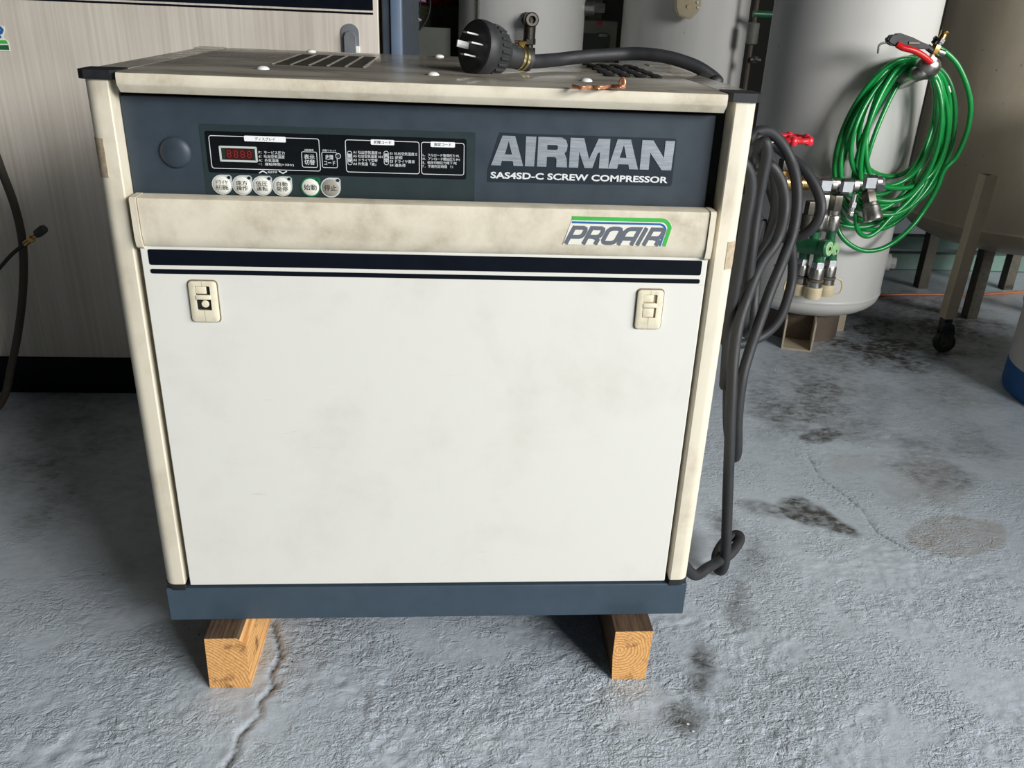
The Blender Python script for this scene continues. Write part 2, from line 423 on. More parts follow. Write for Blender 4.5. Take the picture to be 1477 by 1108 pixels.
for q in [((1165, 742), (1225, 762), (1160, 722), 1.0, 1, .3), ((1105, 735), (1150, 742), (1100, 722), .6, 2, .4), ((1150, 598), (1232, 598), (1150, 640), .75, 3, .6),
          ((1195, 565), (1255, 568), (1195, 595), .8, 4, .6), ((1188, 628), (1224, 622), (1186, 642), .95, 5, .3), ((1110, 570), (1150, 570), (1110, 600), .55, 6, .6),
          ((1064, 872), (1098, 885), (1058, 925), .65, 7, .7), ((1012, 960), (1034, 964), (1008, 1002), .75, 8, .7), ((990, 1035), (1034, 1042), (982, 1072), 1.0, 9, .7),
          ((1045, 760), (1080, 770), (1040, 800), .6, 10, .7), ((1280, 500), (1440, 520), (1270, 545), 1.1, 11, .8), ((1370, 470), (1480, 480), (1360, 530), 1.1, 51, .9), ((1250, 470), (1340, 475), (1240, 505), 1.0, 52, .9), ((1200, 510), (1280, 520), (1195, 550), .6, 12, .8),  # back-right grime, deepened to stand in for the shade there
          ((1350, 690), (1420, 720), (1330, 730), .55, 13, .6), ((745, 990), (780, 1000), (740, 1020), .25, 14, .8), ((1300, 440), (1430, 460), (1290, 475), .75, 15, .8),  # last blob: back-right grime, also darkened for shade
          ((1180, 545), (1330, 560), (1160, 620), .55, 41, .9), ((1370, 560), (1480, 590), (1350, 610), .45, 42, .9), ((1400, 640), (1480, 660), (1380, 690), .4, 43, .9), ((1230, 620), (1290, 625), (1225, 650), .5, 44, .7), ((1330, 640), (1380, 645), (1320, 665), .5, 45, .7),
          ((80, 690), (230, 710), (70, 800), .7, 46, 1.2), ((90, 610), (230, 630), (80, 690), .7, 47, 1.2), ((1090, 800), (1120, 815), (1080, 850), .45, 48, .8)]:  # first two paint the compressor's shadow into the left floor
    blob(stain_shade, *q)
blob(tan, (1375, 772), (1455, 772), (1372, 806), 1., 21, .12, .3); blob(tan, (1330, 700), (1400, 705), (1320, 740), .5, 22, .5); blob(tan, (1225, 665), (1270, 665), (1225, 685), .5, 23, .5)
blob(pale, (690, 1070), (725, 1075), (688, 1110), .6, 31, .8, .8); blob(pale, (352, 1080), (372, 1085), (345, 1120), .9, 32, .8, .8); blob(pale, (1165, 1065), (1195, 1070), (1160, 1085), .3, 33, .8, .8); blob(pale, (30, 860), (120, 880), (20, 930), .35, 34, .9, .8)
blob(pale, (1190, 770), (1260, 770), (1185, 800), .3, 35, .9, .8)
pale = np.maximum(pale, .45*np.exp(-((crk-.008)/.009)**2)*fbm(X, Y, 40, 3, 8))
stain_shade = np.maximum(stain_shade, .75*np.exp(-(hair/.0018)**2)); stain_shade = np.maximum(stain_shade, .85*np.exp(-(np.clip(crk, 0, 1)/.003)**2))
verts = np.stack([X, Y, Z], -1).reshape(-1, 3).astype(np.float32)
i0 = (np.arange(ny-1)[:, None]*nx+np.arange(nx-1)[None, :]).ravel()
loops = np.stack([i0, i0+1, i0+1+nx, i0+nx], -1).ravel().astype(np.int32); nf = len(i0)
me = bpy.data.meshes.new('floor'); me.vertices.add(len(verts)); me.vertices.foreach_set('co', verts.ravel())
me.loops.add(nf*4); me.loops.foreach_set('vertex_index', loops); me.polygons.add(nf); me.polygons.foreach_set('loop_start', np.arange(0, nf*4, 4, dtype=np.int32))
me.update(calc_edges=True); me.shade_smooth()
ca = me.color_attributes.new('wear_shade', 'FLOAT_COLOR', 'POINT')
ca.data.foreach_set('color', np.stack([stain_shade, tan, pale, np.clip(rough, .1, 1.3)], -1).reshape(-1).astype(np.float32))
def floor_mat():
    t = NT('painted_concrete'); at = t.n('ShaderNodeAttribute', attribute_name='wear_shade'); sp = t.n('ShaderNodeSeparateColor'); t.l(at.outputs['Color'], sp.inputs[0])
    n1 = t.noise(t.map(), 2.4, 7, .62, .4); n2 = t.noise(t.map((1, 1.6, 1), rot=(0, 0, .5)), 34, 7, .68, .5); n3 = t.noise(t.map(), 170, 4, .6)
    b = t.mix(t.f(n1, .35, .68), lin((190, 200, 209)), lin((176, 186, 195)))
    b = t.mix(t.f(n2, .48, .72, 0, .22), b, lin((98, 102, 102)))
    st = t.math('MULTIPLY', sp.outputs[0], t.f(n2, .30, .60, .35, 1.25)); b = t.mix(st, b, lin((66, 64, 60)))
    b = t.mix(t.math('MULTIPLY', sp.outputs[1], t.f(n3, .3, .6, .35, .75)), b, lin((150, 144, 136)))
    b = t.mix(t.math('MULTIPLY', sp.outputs[2], t.f(n3, .42, .62)), b, lin((208, 212, 214)))
    v = t.n('ShaderNodeTexVoronoi'); v.inputs['Scale'].default_value = 22; t.l(t.map(), v.inputs[0])
    spk = t.math('MULTIPLY', t.math('LESS_THAN', v.outputs['Distance'], .055), t.f(t.noise(t.map(), 3.1, 3), .55, .6)); b = t.mix(spk, b, lin((220, 222, 220)))
    v2 = t.n('ShaderNodeTexVoronoi'); v2.inputs['Scale'].default_value = 31; t.l(t.map(loc=(4, 2, 0)), v2.inputs[0])
    spd = t.math('MULTIPLY', t.math('LESS_THAN', v2.outputs['Distance'], .06), t.f(t.noise(t.map(), 5.1, 3), .52, .56)); b = t.mix(spd, b, lin((70, 70, 68)))
    r1 = t.math('ABSOLUTE', t.math('SUBTRACT', t.noise(t.map((1, 1.5, 1), rot=(0, 0, .6)), 42, 3, .55, .8), .5)); r2 = t.math('ABSOLUTE', t.math('SUBTRACT', t.noise(t.map(), 95, 3, .6, .5), .5))
    hh = t.math('ADD', t.math('ADD', t.math('MULTIPLY', r1, -1.6), t.math('MULTIPLY', r2, -1.0)), t.math('ADD', t.math('MULTIPLY', n2, .6), t.math('MULTIPLY', n3, .3)))
    hh = t.math('MULTIPLY', hh, t.f(t.noise(t.map(), 5, 4, .65), .42, .60, .14, 1.1))
    hh = t.math('MULTIPLY', hh, at.outputs['Alpha'])
    t.bump(hh, 1.0, .0075)
    return t.set(b, t.f(n2, .3, .7, .26, .50), 0., .6)
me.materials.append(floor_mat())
fl = bpy.data.objects.new('floor', me); COL.objects.link(fl); fl['kind'] = 'structure'

def struct(name, x0, x1, y0, y1, z0, z1, m):
    o = B().box(x0, x1, y0, y1, z0, z1).make(name, m, smooth=False); o['kind'] = 'structure'; return o
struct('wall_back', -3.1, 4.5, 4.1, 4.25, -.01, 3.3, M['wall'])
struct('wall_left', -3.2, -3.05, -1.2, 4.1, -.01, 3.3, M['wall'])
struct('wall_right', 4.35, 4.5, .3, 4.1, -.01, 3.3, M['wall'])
struct('added_shade_wall', 2.42, 2.54, -.55, 1.25, -.01, .80, M['wall'])  # unseen low wall, added only to shade the back-right floor
struct('ceiling', -3.2, 4.55, -1.9, 4.25, 3.3, 3.42, M['ceil'])

# ------------------------------------------------------------------ compressor
HB, TOP, DEP = .1027, .9446, .549
cmp_ = thing('screw_compressor', 'cream and slate-blue screw compressor on two wooden blocks, AIRMAN logo and long white front door', 'air compressor', (0, .27, HB))
# base
b = B(); b.box(-.4245, .4245, 0, DEP, HB, .166, .0015, 1); b.make('base_frame', M['slate_base'], cmp_)
# inner shell (dark core behind gaps), side and back panels
b = B(); b.box(-.384, .384, .034, DEP-.03, .166, .925); b.make('inner_casing', M['gap'], cmp_)
for s in (-1, 1):
    b = B(); x0, x1 = sorted((s*.40, s*.418)); b.box(x0, x1, .052, DEP-.05, .172, .928, .002, 1); b.make('side_panel', M['cream'], cmp_)
b = B(); b.box(-.385, .385, DEP-.022, DEP-.008, .172, .928, .002, 1); b.make('back_panel', M['cream'], cmp_)
# corner columns: rounded outer corner, straight inner wall
def column_outline(s, front=True, g=0.):
    o = []
    x_in = .393-g; R0 = .017+g
    o.append((x_in+.0015, 0-g)); 
    for k in range(7):
        a = math.radians(-90+90*k/6); o.append((.425+g-R0+R0*math.cos(a), -g+R0+R0*math.sin(a)))
    o += [(.425+g, .052+g), (x_in, .052+g), (x_in, .0015-g)]
    o = [(s*x, y if front else DEP-y) for x, y in o]; return o
for s in (-1, 1):
    for fr in (True, False):
        b = B(); b.prism(column_outline(s, fr), 'z', .1745, .9345); c = b.make('column', M['cream'], cmp_, 30)
        b = B(); b.prism(column_outline(s, fr, .0012), 'z', .164, .1745); b.make('column_foot', M['black'], cmp_, 30)
        yy = (lambda v: v) if fr else (lambda v: DEP-v)
        pl = [(.3885, -.0035), (.420, -.0035), (.4285, .004), (.4285, .046), (.383, .046), (.380, .012)]
        b = B(); b.prism([(s*x, yy(y)) for x, y in pl], 'z', .9345, .9455); b.make('column_cap', M['black'] if fr else M['cover_top'], cmp_, 30)
        if fr:
            tp = [(s*x, y-.0) for x, y in column_outline(1, True, .0003)[:-2] if True]
            b = B()
            pts = [(s*.410, -.0004)]+[(s*(.425+.0004-.017+.017*math.cos(math.radians(a))), -.0004+.017+.017*math.sin(math.radians(a))) for a in range(-85, 1, 17)]+[(s*.4254, .03)]
            q = [(p[0], p[1]) for p in pts]; inn = [(p[0]-s*.0012, p[1]+.0012) for p in q][::-1]
            z0, z1 = ((.815, .864) if s < 0 else (.710, .750)); b.prism(q+inn, 'z', z0, z1); o = b.make('tape_residue', M['tape'], cmp_, 30)
# top cover: rolled front edge, flat top, side strips
def cover_prof(y0):
    return [(y0+.0015, .9200), (y0-.0075, .9290), (y0-.0085, .9310), (y0-.0085, .9395), (y0-.0068, .9435), (y0-.0030, .9446)]
prof = cover_prof(0)+[(DEP, .9446), (DEP, .925), (.02, .925), (.02, .9200)]
b = B(); b.mi = 0
b.prism(prof, 'x', -.3800, .3800)
for f in b.bm.faces:
    f.normal_update()
    f.material_index = 1 if (f.normal.z > .95 or f.normal.z < -.95) and f.calc_center_median().z > .944 else 0
b.make('top_cover', [M['lip'], M['cover_top']], cmp_, 40)
for s in (-1, 1):
    x0, x1 = sorted((s*.3815, s*.4245)); b = B(); b.box(x0, x1, .0475, DEP-.047, .928, .9446, .001, 1)
    for f in b.bm.faces: f.material_index = 1 if f.calc_center_median().z > .944 else 0
    b.make('cover_side_strip', [M['lip'], M['cover_top']], cmp_)
# vents on the cover
b = B(); b.box(-.232, -.102, .196, .43, .9447, .9450); b.make('vent_recess', M['gap'], cmp_)
for k in range(6):
    x = -.232+k*.026
    b = B(); b.box(x-.0022, x+.0022, .196, .43, .9450, .9462, .0004, 1); b.make('vent_bar', M['cover_top'], cmp_)
b = B()
for k in range(26):
    y = .200+k*.0092
    b.box(-.232, -.102, y-.0012, y+.0012, .9450, .9458)
o = b.make('vent_louvre', M['steel_dark'], cmp_); o['kind'] = 'stuff'
for i in range(9):
    for j in range(4):
        x = .262+.024*j+.003*(i % 2); y = .215+i*.030
        b = B(); b.lathe([(0, 0), (.004, 0), (.0085, .0007), (.0095, .0022), (.0065, .0035), (0, .0035)], (x, y, .9443), (0, 0, 1), 8); q = b.make('vent_slot', M['gap'], cmp_)
for (x, y) in ((-.228, .108), (-.228, .520), (.0, .116), (.0, .522), (.212, .108), (.229, .520)):
    b = B(); b.lathe([(.0085, 0), (.0085, .0012), (.0065, .0032), (.003, .0042), (0, .0044)], (x, y, .9445), (0, 0, 1), 16); b.make('screw_cap', M['white_cap'], cmp_)

# fascia
FY = .027
b = B(); b.box(-.392, .3785, FY, FY+.006, .787, .9140, .0012, 1); b.make('control_fascia', M['slate'], cmp_)
b = B(); b.box(-.3925, .3925, FY+.008, FY+.012, .78, .925); b.make('fascia_backing', M['gap'], cmp_)
kc = P(253, 220, y=FY)
b = B(); b.lathe([(.0203, 0), (.0200, .0018), (.017, .0042), (.012, .006), (.006, .0070), (0, .0073)], (kc.x, FY, kc.z), (0, -1, 0), 40); b.make('round_blank_plug', M['slate'], cmp_, 60)
def T(zx, zy): return P(280+zx/3.517, 170+zy/3.517, y=FY)
pA, pB, pC = P(287, 182, y=FY), P(686, 191, y=FY), P(686, 296, y=FY)
b = B(); b.prism(rrect(pA.x, pB.x, .7885, .8820, .003), 'y', FY-.0004, FY); panel = b.make('control_sheet', M['panel'], cmp_, smooth=False)
l0, l1 = T(46, 64), T(1384, 322)
b = B(); b.prism(rrect(-.2915, .0465, .8205, .8735, .003), 'y', FY-.0008, FY-.0004); lab = b.make('display_label', M['label'], cmp_, smooth=False)
YL = FY-.0011
def frame(x0, x1, z0, z1, r, wd, mat=None, nm='frame_line', par=None, y=None):
    y = YL if y is None else y
    b = B(); ribbon(b, rrect(x0, x1, z0, z1, r), wd, y, y+.0003, True); return b.make(nm, mat or M['print'], par or lab, smooth=False)
def trect(ax, ay, bx, by):
    p, q = T(ax, ay), T(bx, by); return min(p.x, q.x), max(p.x, q.x), min(p.z, q.z), max(p.z, q.z)
# rows of the label are level in the real panel: heights taken from the left and right readings averaged
def fx(zx, zy=190): return P(280+zx/3.517, 170+zy/3.517, y=FY).x
for u0, u1, v in ((84, 637, 180), (771, 1142, 205), (1154, 1369, 213)): frame(fx(u0, v), fx(u1, v), .8263, .8677, .003, .0008)
def tab(x0, x1, z0, z1):
    b = B(); b.prism(rrect(x0, x1, z0, z1, .0012, 3), 'y', YL-.0002, YL+.0001); return b.make('title_tab', M['tab'], lab, smooth=False)
def XZ(zx, zy): p = T(zx, zy); return p.x, p.z
x0 = XZ(255, 110)[0]; x1 = XZ(466, 118)[0]; tab(x0, x1, .8620, .8690); text('ディスプレイ', .0042, (x0+x1)/2, .8655, YL-.0004, M['ink'], lab, weight=.01)
x0 = XZ(897, 140)[0]; x1 = XZ(1016, 145)[0]; tab(x0, x1, .8625, .8692); text('故障コード', .0044, (x0+x1)/2, .8658, YL-.0004, M['ink'], lab, weight=.01)
x0 = XZ(1200, 150)[0]; x1 = XZ(1323, 153)[0]; tab(x0, x1, .8620, .8688); text('設定コード', .0044, (x0+x1)/2, .8654, YL-.0004, M['ink'], lab, weight=.01)
def line_text(s_, zx, zy, h, wd=None, wt=.006):
    x, z = XZ(zx, zy); text(s_, h, x, z, YL-.0002, M['print'], lab, align='LEFT', weight=wt, width=wd)
for i, s_ in enumerate(('P：サービス圧力', 'd：吐出空気温度', 'A：外気温度', '−：運転時間(×10Hr)')):
    xa, za = XZ(328, 174+i*20); wds = (.0335, .0335, .026, .0455)
    line_text(s_, 328, 174+i*20, .0043, wds[i])
for i, s_ in enumerate(('A1 吐出空気温度 H', 'A5 吐出空気温度 HH', 'A3 ドライヤ警報', 'A4 外気温「高」')):
    line_text(s_, 807, 173+i*19.5, .0042, (.036, .0385, .032, .030)[i])
for i, s_ in enumerate(('E1 吐出空気温度 E', 'E2 逆相', 'E3 ドライヤ異常', 'E4 過負荷')):
    line_text(s_, 994, 180+i*19.5, .0042, (.0355, .016, .0325, .0205)[i])
for i, s_ in enumerate(('L．フルロード復帰圧力 PL', 'H．アンロード開始圧力 PH', 'E．低圧切替圧力降下 PE', 'Γ．予測判定時間   T1')):
    line_text(s_, 1160, 187+i*19, .0040, (.0485, .0490, .0450, .0400)[i])
for zx, s_ in ((790, '警\n報'), (975, '異\n常')):
    x, z = XZ(zx, 203); frame(x-.0029, x+.0029, z-.0088, z+.0088, .0027, .0006); text(s_, .0115, x, z, YL-.0002, M['print'], lab, weight=.012)
# display switch / fault code keys
x, z = XZ(586, 211); frame(x-.0098, x+.0098, z-.0100, z+.0098, .002, .0007); text('表示\n切替', .0135, x, z, YL-.0002, M['print'], lab, weight=.008)
text('点検/固定', .0028, x, z+.0122, YL-.0002, M['print'], lab, weight=.008)
x, z = XZ(688, 213); frame(x-.0098, x+.0098, z-.0100, z+.0098, .002, .0007); text('故障\nコード', .0135, x, z, YL-.0002, M['print'], lab, weight=.008, width=.0145)
text('点検/リセット', .0028, x, z+.0122, YL-.0002, M['print'], lab, weight=.008)
xc, zc = XZ(731, 193); frame(xc-.0033, xc+.0033, zc-.0033, zc+.0033, .0032, .0006)
b = B(); b.lathe([(.002, 0), (.0017, .0008), (0, .001)], (xc, YL, zc), (0, -1, 0), 16); b.make('fault_lamp', M['rubber'], lab)
for zx, up in ((350, 1), (451, -1)):
    x, z = XZ(zx, 275); b = B(); ribbon(b, [(x-.0052, z-.0013*up), (x, z+.0016*up), (x+.0052, z-.0013*up)], .0014, YL, YL+.0003); b.make('arrow_mark', M['print'], lab, smooth=False)
x, z = XZ(399, 275); text('設定変更', .0030, x, z, YL-.0002, M['print'], lab, weight=.008)
# red digital display
x0, z1 = XZ(128, 158); x1, z0 = XZ(326, 238); z1 = .8553; z0 = .8353
dsp_b = B(); ribbon(dsp_b, rrect(x0+.0012, x1-.0012, z0+.0012, z1-.0012, .0003, 1), .0024, YL-.0012, YL, True); bez = dsp_b.make('display_bezel', M['bezel'], cmp_, smooth=False)
b = B(); b.box(x0+.002, x1-.002, YL-.0004, YL, z0+.002, z1-.002); b.make('display_glass', M['lcd_green'], cmp_, smooth=False)
xa, xb = XZ(163, 195)[0], XZ(300, 200)[0]
b = B(); b.box(xa, xb, YL-.0007, YL-.0003, z0+.0034, z1-.0030); gl = b.make('digit_window', M['lcd'], cmp_, smooth=False)
for k in range(4):
    cx = xa+(xb-xa)*(k+.5)/4; cz = (z0+z1)/2; b = B(); W2, H2, q = .0026, .0046, .0009
    for (u0, u1, v0, v1) in ((-W2, W2, H2-q, H2), (-W2, W2, -q/2, q/2), (-W2, W2, -H2, -H2+q), (-W2, -W2+q, 0, H2), (W2-q, W2, 0, H2), (-W2, -W2+q, -H2, 0), (W2-q, W2, -H2, 0)):
        b.box(cx+u0, cx+u1, YL-.0010, YL-.0006, cz+v0, cz+v1)
    b.make('digit', M['seg'], gl, smooth=False)
# push buttons
for i, (zx, zy, s_) in enumerate(((144, 344, 'ドライヤ\n先行運転'), (246, 346, '遠方\n操作'), (347, 348, '低圧\n運転'), (448, 350, '自動\n発停'), (592, 356, '始動'), (694, 358, '停止'))):
    x, z = XZ(zx, zy); z = .8049; y = FY-.0004; rim = M['green_ring'] if i == 4 else M['button_rim']; fm = M['button_grey'] if i == 5 else M['button']
    b = B(); outl = [(x+.0132*math.cos(a), z+.0132*math.sin(a)) for a in [math.radians(90+k*15) for k in range(19)]]+[(x+.0132, z+.0105), (x+.0105, z+.0132)]
    b.prism(outl, 'y', y-.0012, y); bt = b.make('push_button', rim, cmp_, 40)
    if i in (4, 5): bt['label'] = 'green-ringed start button' if i == 4 else 'worn grey stop button'
    b = B(); b.lathe([(.0112, 0), (.0112, .0006), (.0105, .0011), (0, .0013)], (x, y-.0010, z), (0, -1, 0), 32); b.make('button_face', fm, bt, 50)
    b = B(); b.lathe([(.0021, 0), (.0019, .0006), (0, .0008)], (x+.0100, y-.0018, z+.0100), (0, -1, 0), 12); b.make('indicator_lamp', M['green_body'] if i == 4 else M['ink'], bt, 50)
    if '\n' in s_: text(s_, .0128, x, z, y-.0026, M['ink'], bt, width=.0150 if i else .0165, weight=.002)
    else: text(s_, .0076, x, z, y-.0026, M['ink'], bt, width=.0165, weight=.003)
# AIRMAN badge
p0 = [(703, 262), (709, 238), (722, 193), (772, 195), (778, 205), (975, 202), (978, 208), (970, 267)]
bo = [(.0748, .8195), (.0752, .8350), (.0895, .8830), (.1085, .8830), (.1130, .8825), (.3265, .8825), (.3283, .8790), (.3283, .8215), (.3262, .8190), (.0765, .8180)]
b = B(); b.prism(bo, 'y', FY-.0004, FY); badge = b.make('logo_badge', M['badge'], cmp_, smooth=False)
YB = FY-.0010
def LX(u): return .0795+(u-98)/(1032-98)*(.3255-.0795)
LZ0, LZ1 = .8405, .8793
def glyph(pieces):
    b = B()
    for k, pc in enumerate(pieces): b.prism([(LX(u), LZ0+v*(LZ1-LZ0)) for u, v in pc], 'y', YB-.00006*k, YB+.0005)
    return b
def Apc(x0, t0, t1, x1):
    # two legs, crossbar: triangular counter left open
    tw = (t0+t1)/2; leg = (x1-x0)*.30
    cl = x0+(t0-x0)*.42; 
    return [[(x0, 0), (x0+leg, 0), (x0+leg+5, .16), (tw-17, .38), (tw, .82), (tw, 1), (t0, 1)],
            [(x1, 0), (t1, 1), (tw, 1), (tw, .82), (tw+19, .38), (x1-leg-5, .16), (x1-leg, 0)],
            [(x0+leg+5, .16), (x1-leg-5, .16), (tw+19, .38), (tw-17, .38)]]
glyph(Apc(98, 152, 216, 262)).make('logo_letter', M['silver'], badge, smooth=False)
glyph([[(271, 0), (318, 0), (323, 1), (271, 1)]]).make('logo_letter', M['silver'], badge, smooth=False)
def Rpc(x0, x1):
    w_ = x1-x0; a = [(x0, 0), (x0+48, 0), (x0+48, 1), (x0, 1)]
    top = [(x0+48, .74), (x0+w_*.62, .74), (x0+w_*.66, .70), (x0+w_*.66, .62), (x0+w_*.62, .58), (x0+48, .58), (x0+48, .34), (x0+w_*.62, .34), (x0+w_*.86, .44), (x0+w_*.96, .56), (x0+w_*.98, .76), (x0+w_*.92, .92), (x0+w_*.78, 1), (x0+48, 1)]
    leg = [(x0+w_*.64, 0), (x0+w_, 0), (x0+w_*.97, .30), (x0+w_*.90, .46), (x0+w_*.80, .56), (x0+w_*.50, .56), (x0+w_*.50, .345), (x0+w_*.60, .33), (x0+w_*.64, .26)]
    return [a, top, leg]
glyph(Rpc(333, 487)).make('logo_letter', M['silver'], badge, smooth=False)
glyph([[(497, 0), (545, 0), (545, 1), (497, 1)], [(545, .55), (578, 0), (618, 0), (598, .30), (566, 1), (545, 1)], [(618, 0), (640, .50), (652, .55), (652, 1), (640, 1), (598, .30)], [(652, 0), (700, 0), (700, 1), (652, 1)]]).make('logo_letter', M['silver'], badge, smooth=False)
glyph(Apc(700, 738, 806, 856)).make('logo_letter', M['silver'], badge, smooth=False)
glyph([[(865, 0), (912, 0), (912, 1), (865, 1)], [(912, .58), (980, 0), (985, 0), (985, .42), (922, 1), (912, 1)], [(985, 0), (1030, 0), (1034, 1), (985, 1)]]).make('logo_letter', M['silver'], badge, smooth=False)
text('SAS4SD-C SCREW COMPRESSOR', .0088, (.0795+.3215)/2, .8275, YB, M['print'], badge, width=.2425, weight=.03)

# door: slab, grip lip, stripes, latches, decal
b = B(); b.box(-.385, .385, 0, .022, .1725, .7915, .0012, 1); door = b.make('front_door', M['door'], cmp_)
lp = [(-.0005, .7265), (-.0040, .7300), (-.0075, .7420), (-.0085, .7880), (-.0070, .7915), (-.004, .7925), (.02, .7925), (.02, .7265)]
b = B(); b.prism(lp, 'x', -.3765, .3765); b.make('door_grip', M['lip'], door, 40)
for s in (-1, 1):
    x0, x1 = sorted((s*.3775, s*.3855)); b = B(); lq = [(-.002, .7240), (-.0075, .7275), (-.0105, .7400), (-.0105, .7900), (-.008, .7930), (.02, .7930), (.02, .7240)]
    b.prism(lq, 'x', x0, x1); b.make('grip_end_cap', M['cream'], door, 40)
for (z0, z1, r, kind) in ((.7010, .7225, .003, 1), (.6890, .6955, .003, 0)):
    pl = rrect(-.3752, .3772, z0, z1, .0025, 3)
    b = B(); b.prism(pl, 'y', -.0004, .0004); b.make('stripe', M['stripe'], door, smooth=False)
def latch(cx, cz, half, worn):
    w_, h_ = .0185, .0290
    b = B(); ow, oh, iw0, iz0, iz1 = w_, h_, .0098, -.0120, .0225
    outer = rrect(cx-ow, cx+ow, cz-oh, cz+oh, .005, 4)
    # raised plastic frame from four bars with a rounded outline plate beneath
    b.prism(rrect(cx-ow-.0016, cx+ow+.0016, cz-oh-.0016, cz+oh+.0016, .006, 4), 'y', -.0008, .0006)
    f0 = b.make('latch_rim', M['rim_dark'], door, 40)
    b = B()
    o_, i_ = rrect(cx-ow, cx+ow, cz-oh, cz+oh, .005, 4), rrect(cx-iw0, cx+iw0, cz+iz0, cz+iz1, .0012, 4); n = len(o_)
    o2_ = rrect(cx-ow+.0014, cx+ow-.0014, cz-oh+.0014, cz+oh-.0014, .0042, 4)
    A, C2, D2, E2 = [[b.bm.verts.new((p[0], y_, p[1])) for p in q_] for q_, y_ in ((o_, 0.), (o_, -.0036), (o2_, -.0047), (i_, -.0043))]
    F2 = [b.bm.verts.new((p[0], 0, p[1])) for p in i_]
    for k in range(n):
        m_ = (k+1) % n
        for u_, v_ in ((A, C2), (C2, D2), (D2, E2), (E2, F2)): b.bm.faces.new((u_[k], u_[m_], v_[m_], v_[k]))
    l_ = b.make('latch', M['latch'], door, 40)
    b = B(); b.box(cx-iw0, cx+iw0, -.0012, -.0004, cz+iz0, cz+iz1); b.make('latch_recess', M['gap'] if worn else M['tape'], door, smooth=False)
    b = B(); b.box(cx-iw0, cx+iw0, -.0058, -.001, cz+.0035, cz+.0100, .0012, 2); b.make('latch_bar', M['latch'], door, 40)
    b = B(); b.box(cx-iw0+.0005, cx+iw0-.005, -.0032, -.001, cz+.0112, cz+.0218, .0012, 2); b.make('latch_plate', M['latch'], door, 40)
    b = B()
    if worn: b.lathe([(.0055, 0), (.0045, .0018), (0, .0024)], (cx+.001, -.001, cz-.0035), (0, -1, 0), 16)
    else: b.box(cx-iw0+.001, cx+iw0-.003, -.0038, -.001, cz+iz0+.001, cz+.0020, .0012, 2)
    b.make('latch_key', M['latch'], door, 40)
    b = B(); b.box(cx-.0002, cx+.0002, -.0047, -.0040, cz+iz1, cz+oh-.0005); b.make('latch_seam', M['tape'], door, smooth=False); b = B(); b.box(cx-.0002, cx+.0002, -.0047, -.0040, cz-oh+.0005, cz+iz0); b.make('latch_seam', M['tape'], door, smooth=False)
latch(-.309, .651, 1, True); latch(.3085, .650, 1, False)
# PROAIR decal
DY = -.0090; dec_x0, dec_x1, dec_z0, dec_z1 = .1795, .3195, .7450, .7700
def DZ(v): return .7445+v*.0250
def slant(u, v): return (.1795+u*.1375+v*.0115, DZ(v))
b = B(); bpoly = [(.1785, .7438), (.1895, .7805), (.193, .7818), (.314, .7818), (.322, .7790), (.3255, .7740), (.3235, .7600), (.3205, .7440)]
b.prism(bpoly, 'y', DY+.0004, DY+.0010); dec = b.make('brand_decal', M['white_decal'], door, smooth=False)
def arcpath(u1, vtop, ur, r):
    pts = [(.1890, vtop)]; cx, cz = ur-r, vtop-r
    for k in range(9):
        a = math.radians(90-80*k/8); pts.append((cx+r*math.cos(a), cz+r*math.sin(a)))
    pts.append((pts[-1][0]-.0055, .7443)); return pts
b = B(); ribbon(b, arcpath(0, .7798, .3235, .0125), .0052, DY, DY+.0006); b.make('green_band', M['green_line'], dec, smooth=False)
b = B(); ribbon(b, arcpath(0, .7743, .3178, .0090), .0027, DY, DY+.0006); b.make('blue_band', M['blue_line'], dec, smooth=False)
sw = .0055
def stroke(path, cl=False, nm='decal_letter'):
    b = B()
    for k, pth in enumerate(path): ribbon(b, [slant(u, v) for u, v in pth], sw, DY-.00008*k, DY+.0004, cl)
    return b.make(nm, M['gray_letter'], dec, smooth=False)
def bowl(u0, u1, v0, v1):
    return [(u0, v1), (u1-.03, v1), (u1-.008, v1-.05), (u1, v1-.14), (u1, v0+.14), (u1-.008, v0+.05), (u1-.03, v0), (u0, v0)]
V1 = .90
stroke([[(.02, 0), (.02, V1+.08)], bowl(.02, .145, .40, V1)])
stroke([[(.195, 0), (.195, V1+.08)], bowl(.195, .32, .42, V1), [(.25, .42), (.29, .36), (.315, .25), (.315, 0)]])
stroke([[(.37, V1-.15), (.385, V1-.04), (.41, V1), (.46, V1), (.485, V1-.04), (.50, V1-.15), (.50, .25), (.485, .14), (.46, .10), (.41, .10), (.385, .14), (.37, .25)]], True)
stroke([[(.545, 0), (.545, V1-.18), (.56, V1-.05), (.59, V1), (.675, V1), (.675, 0)], [(.56, .36), (.675, .36)]])
stroke([[(.735, 0), (.735, V1+.08)]])
stroke([[(.80, 0), (.80, V1+.08)], bowl(.80, .925, .42, V1), [(.86, .42), (.90, .36), (.925, .25), (.925, 0)]])

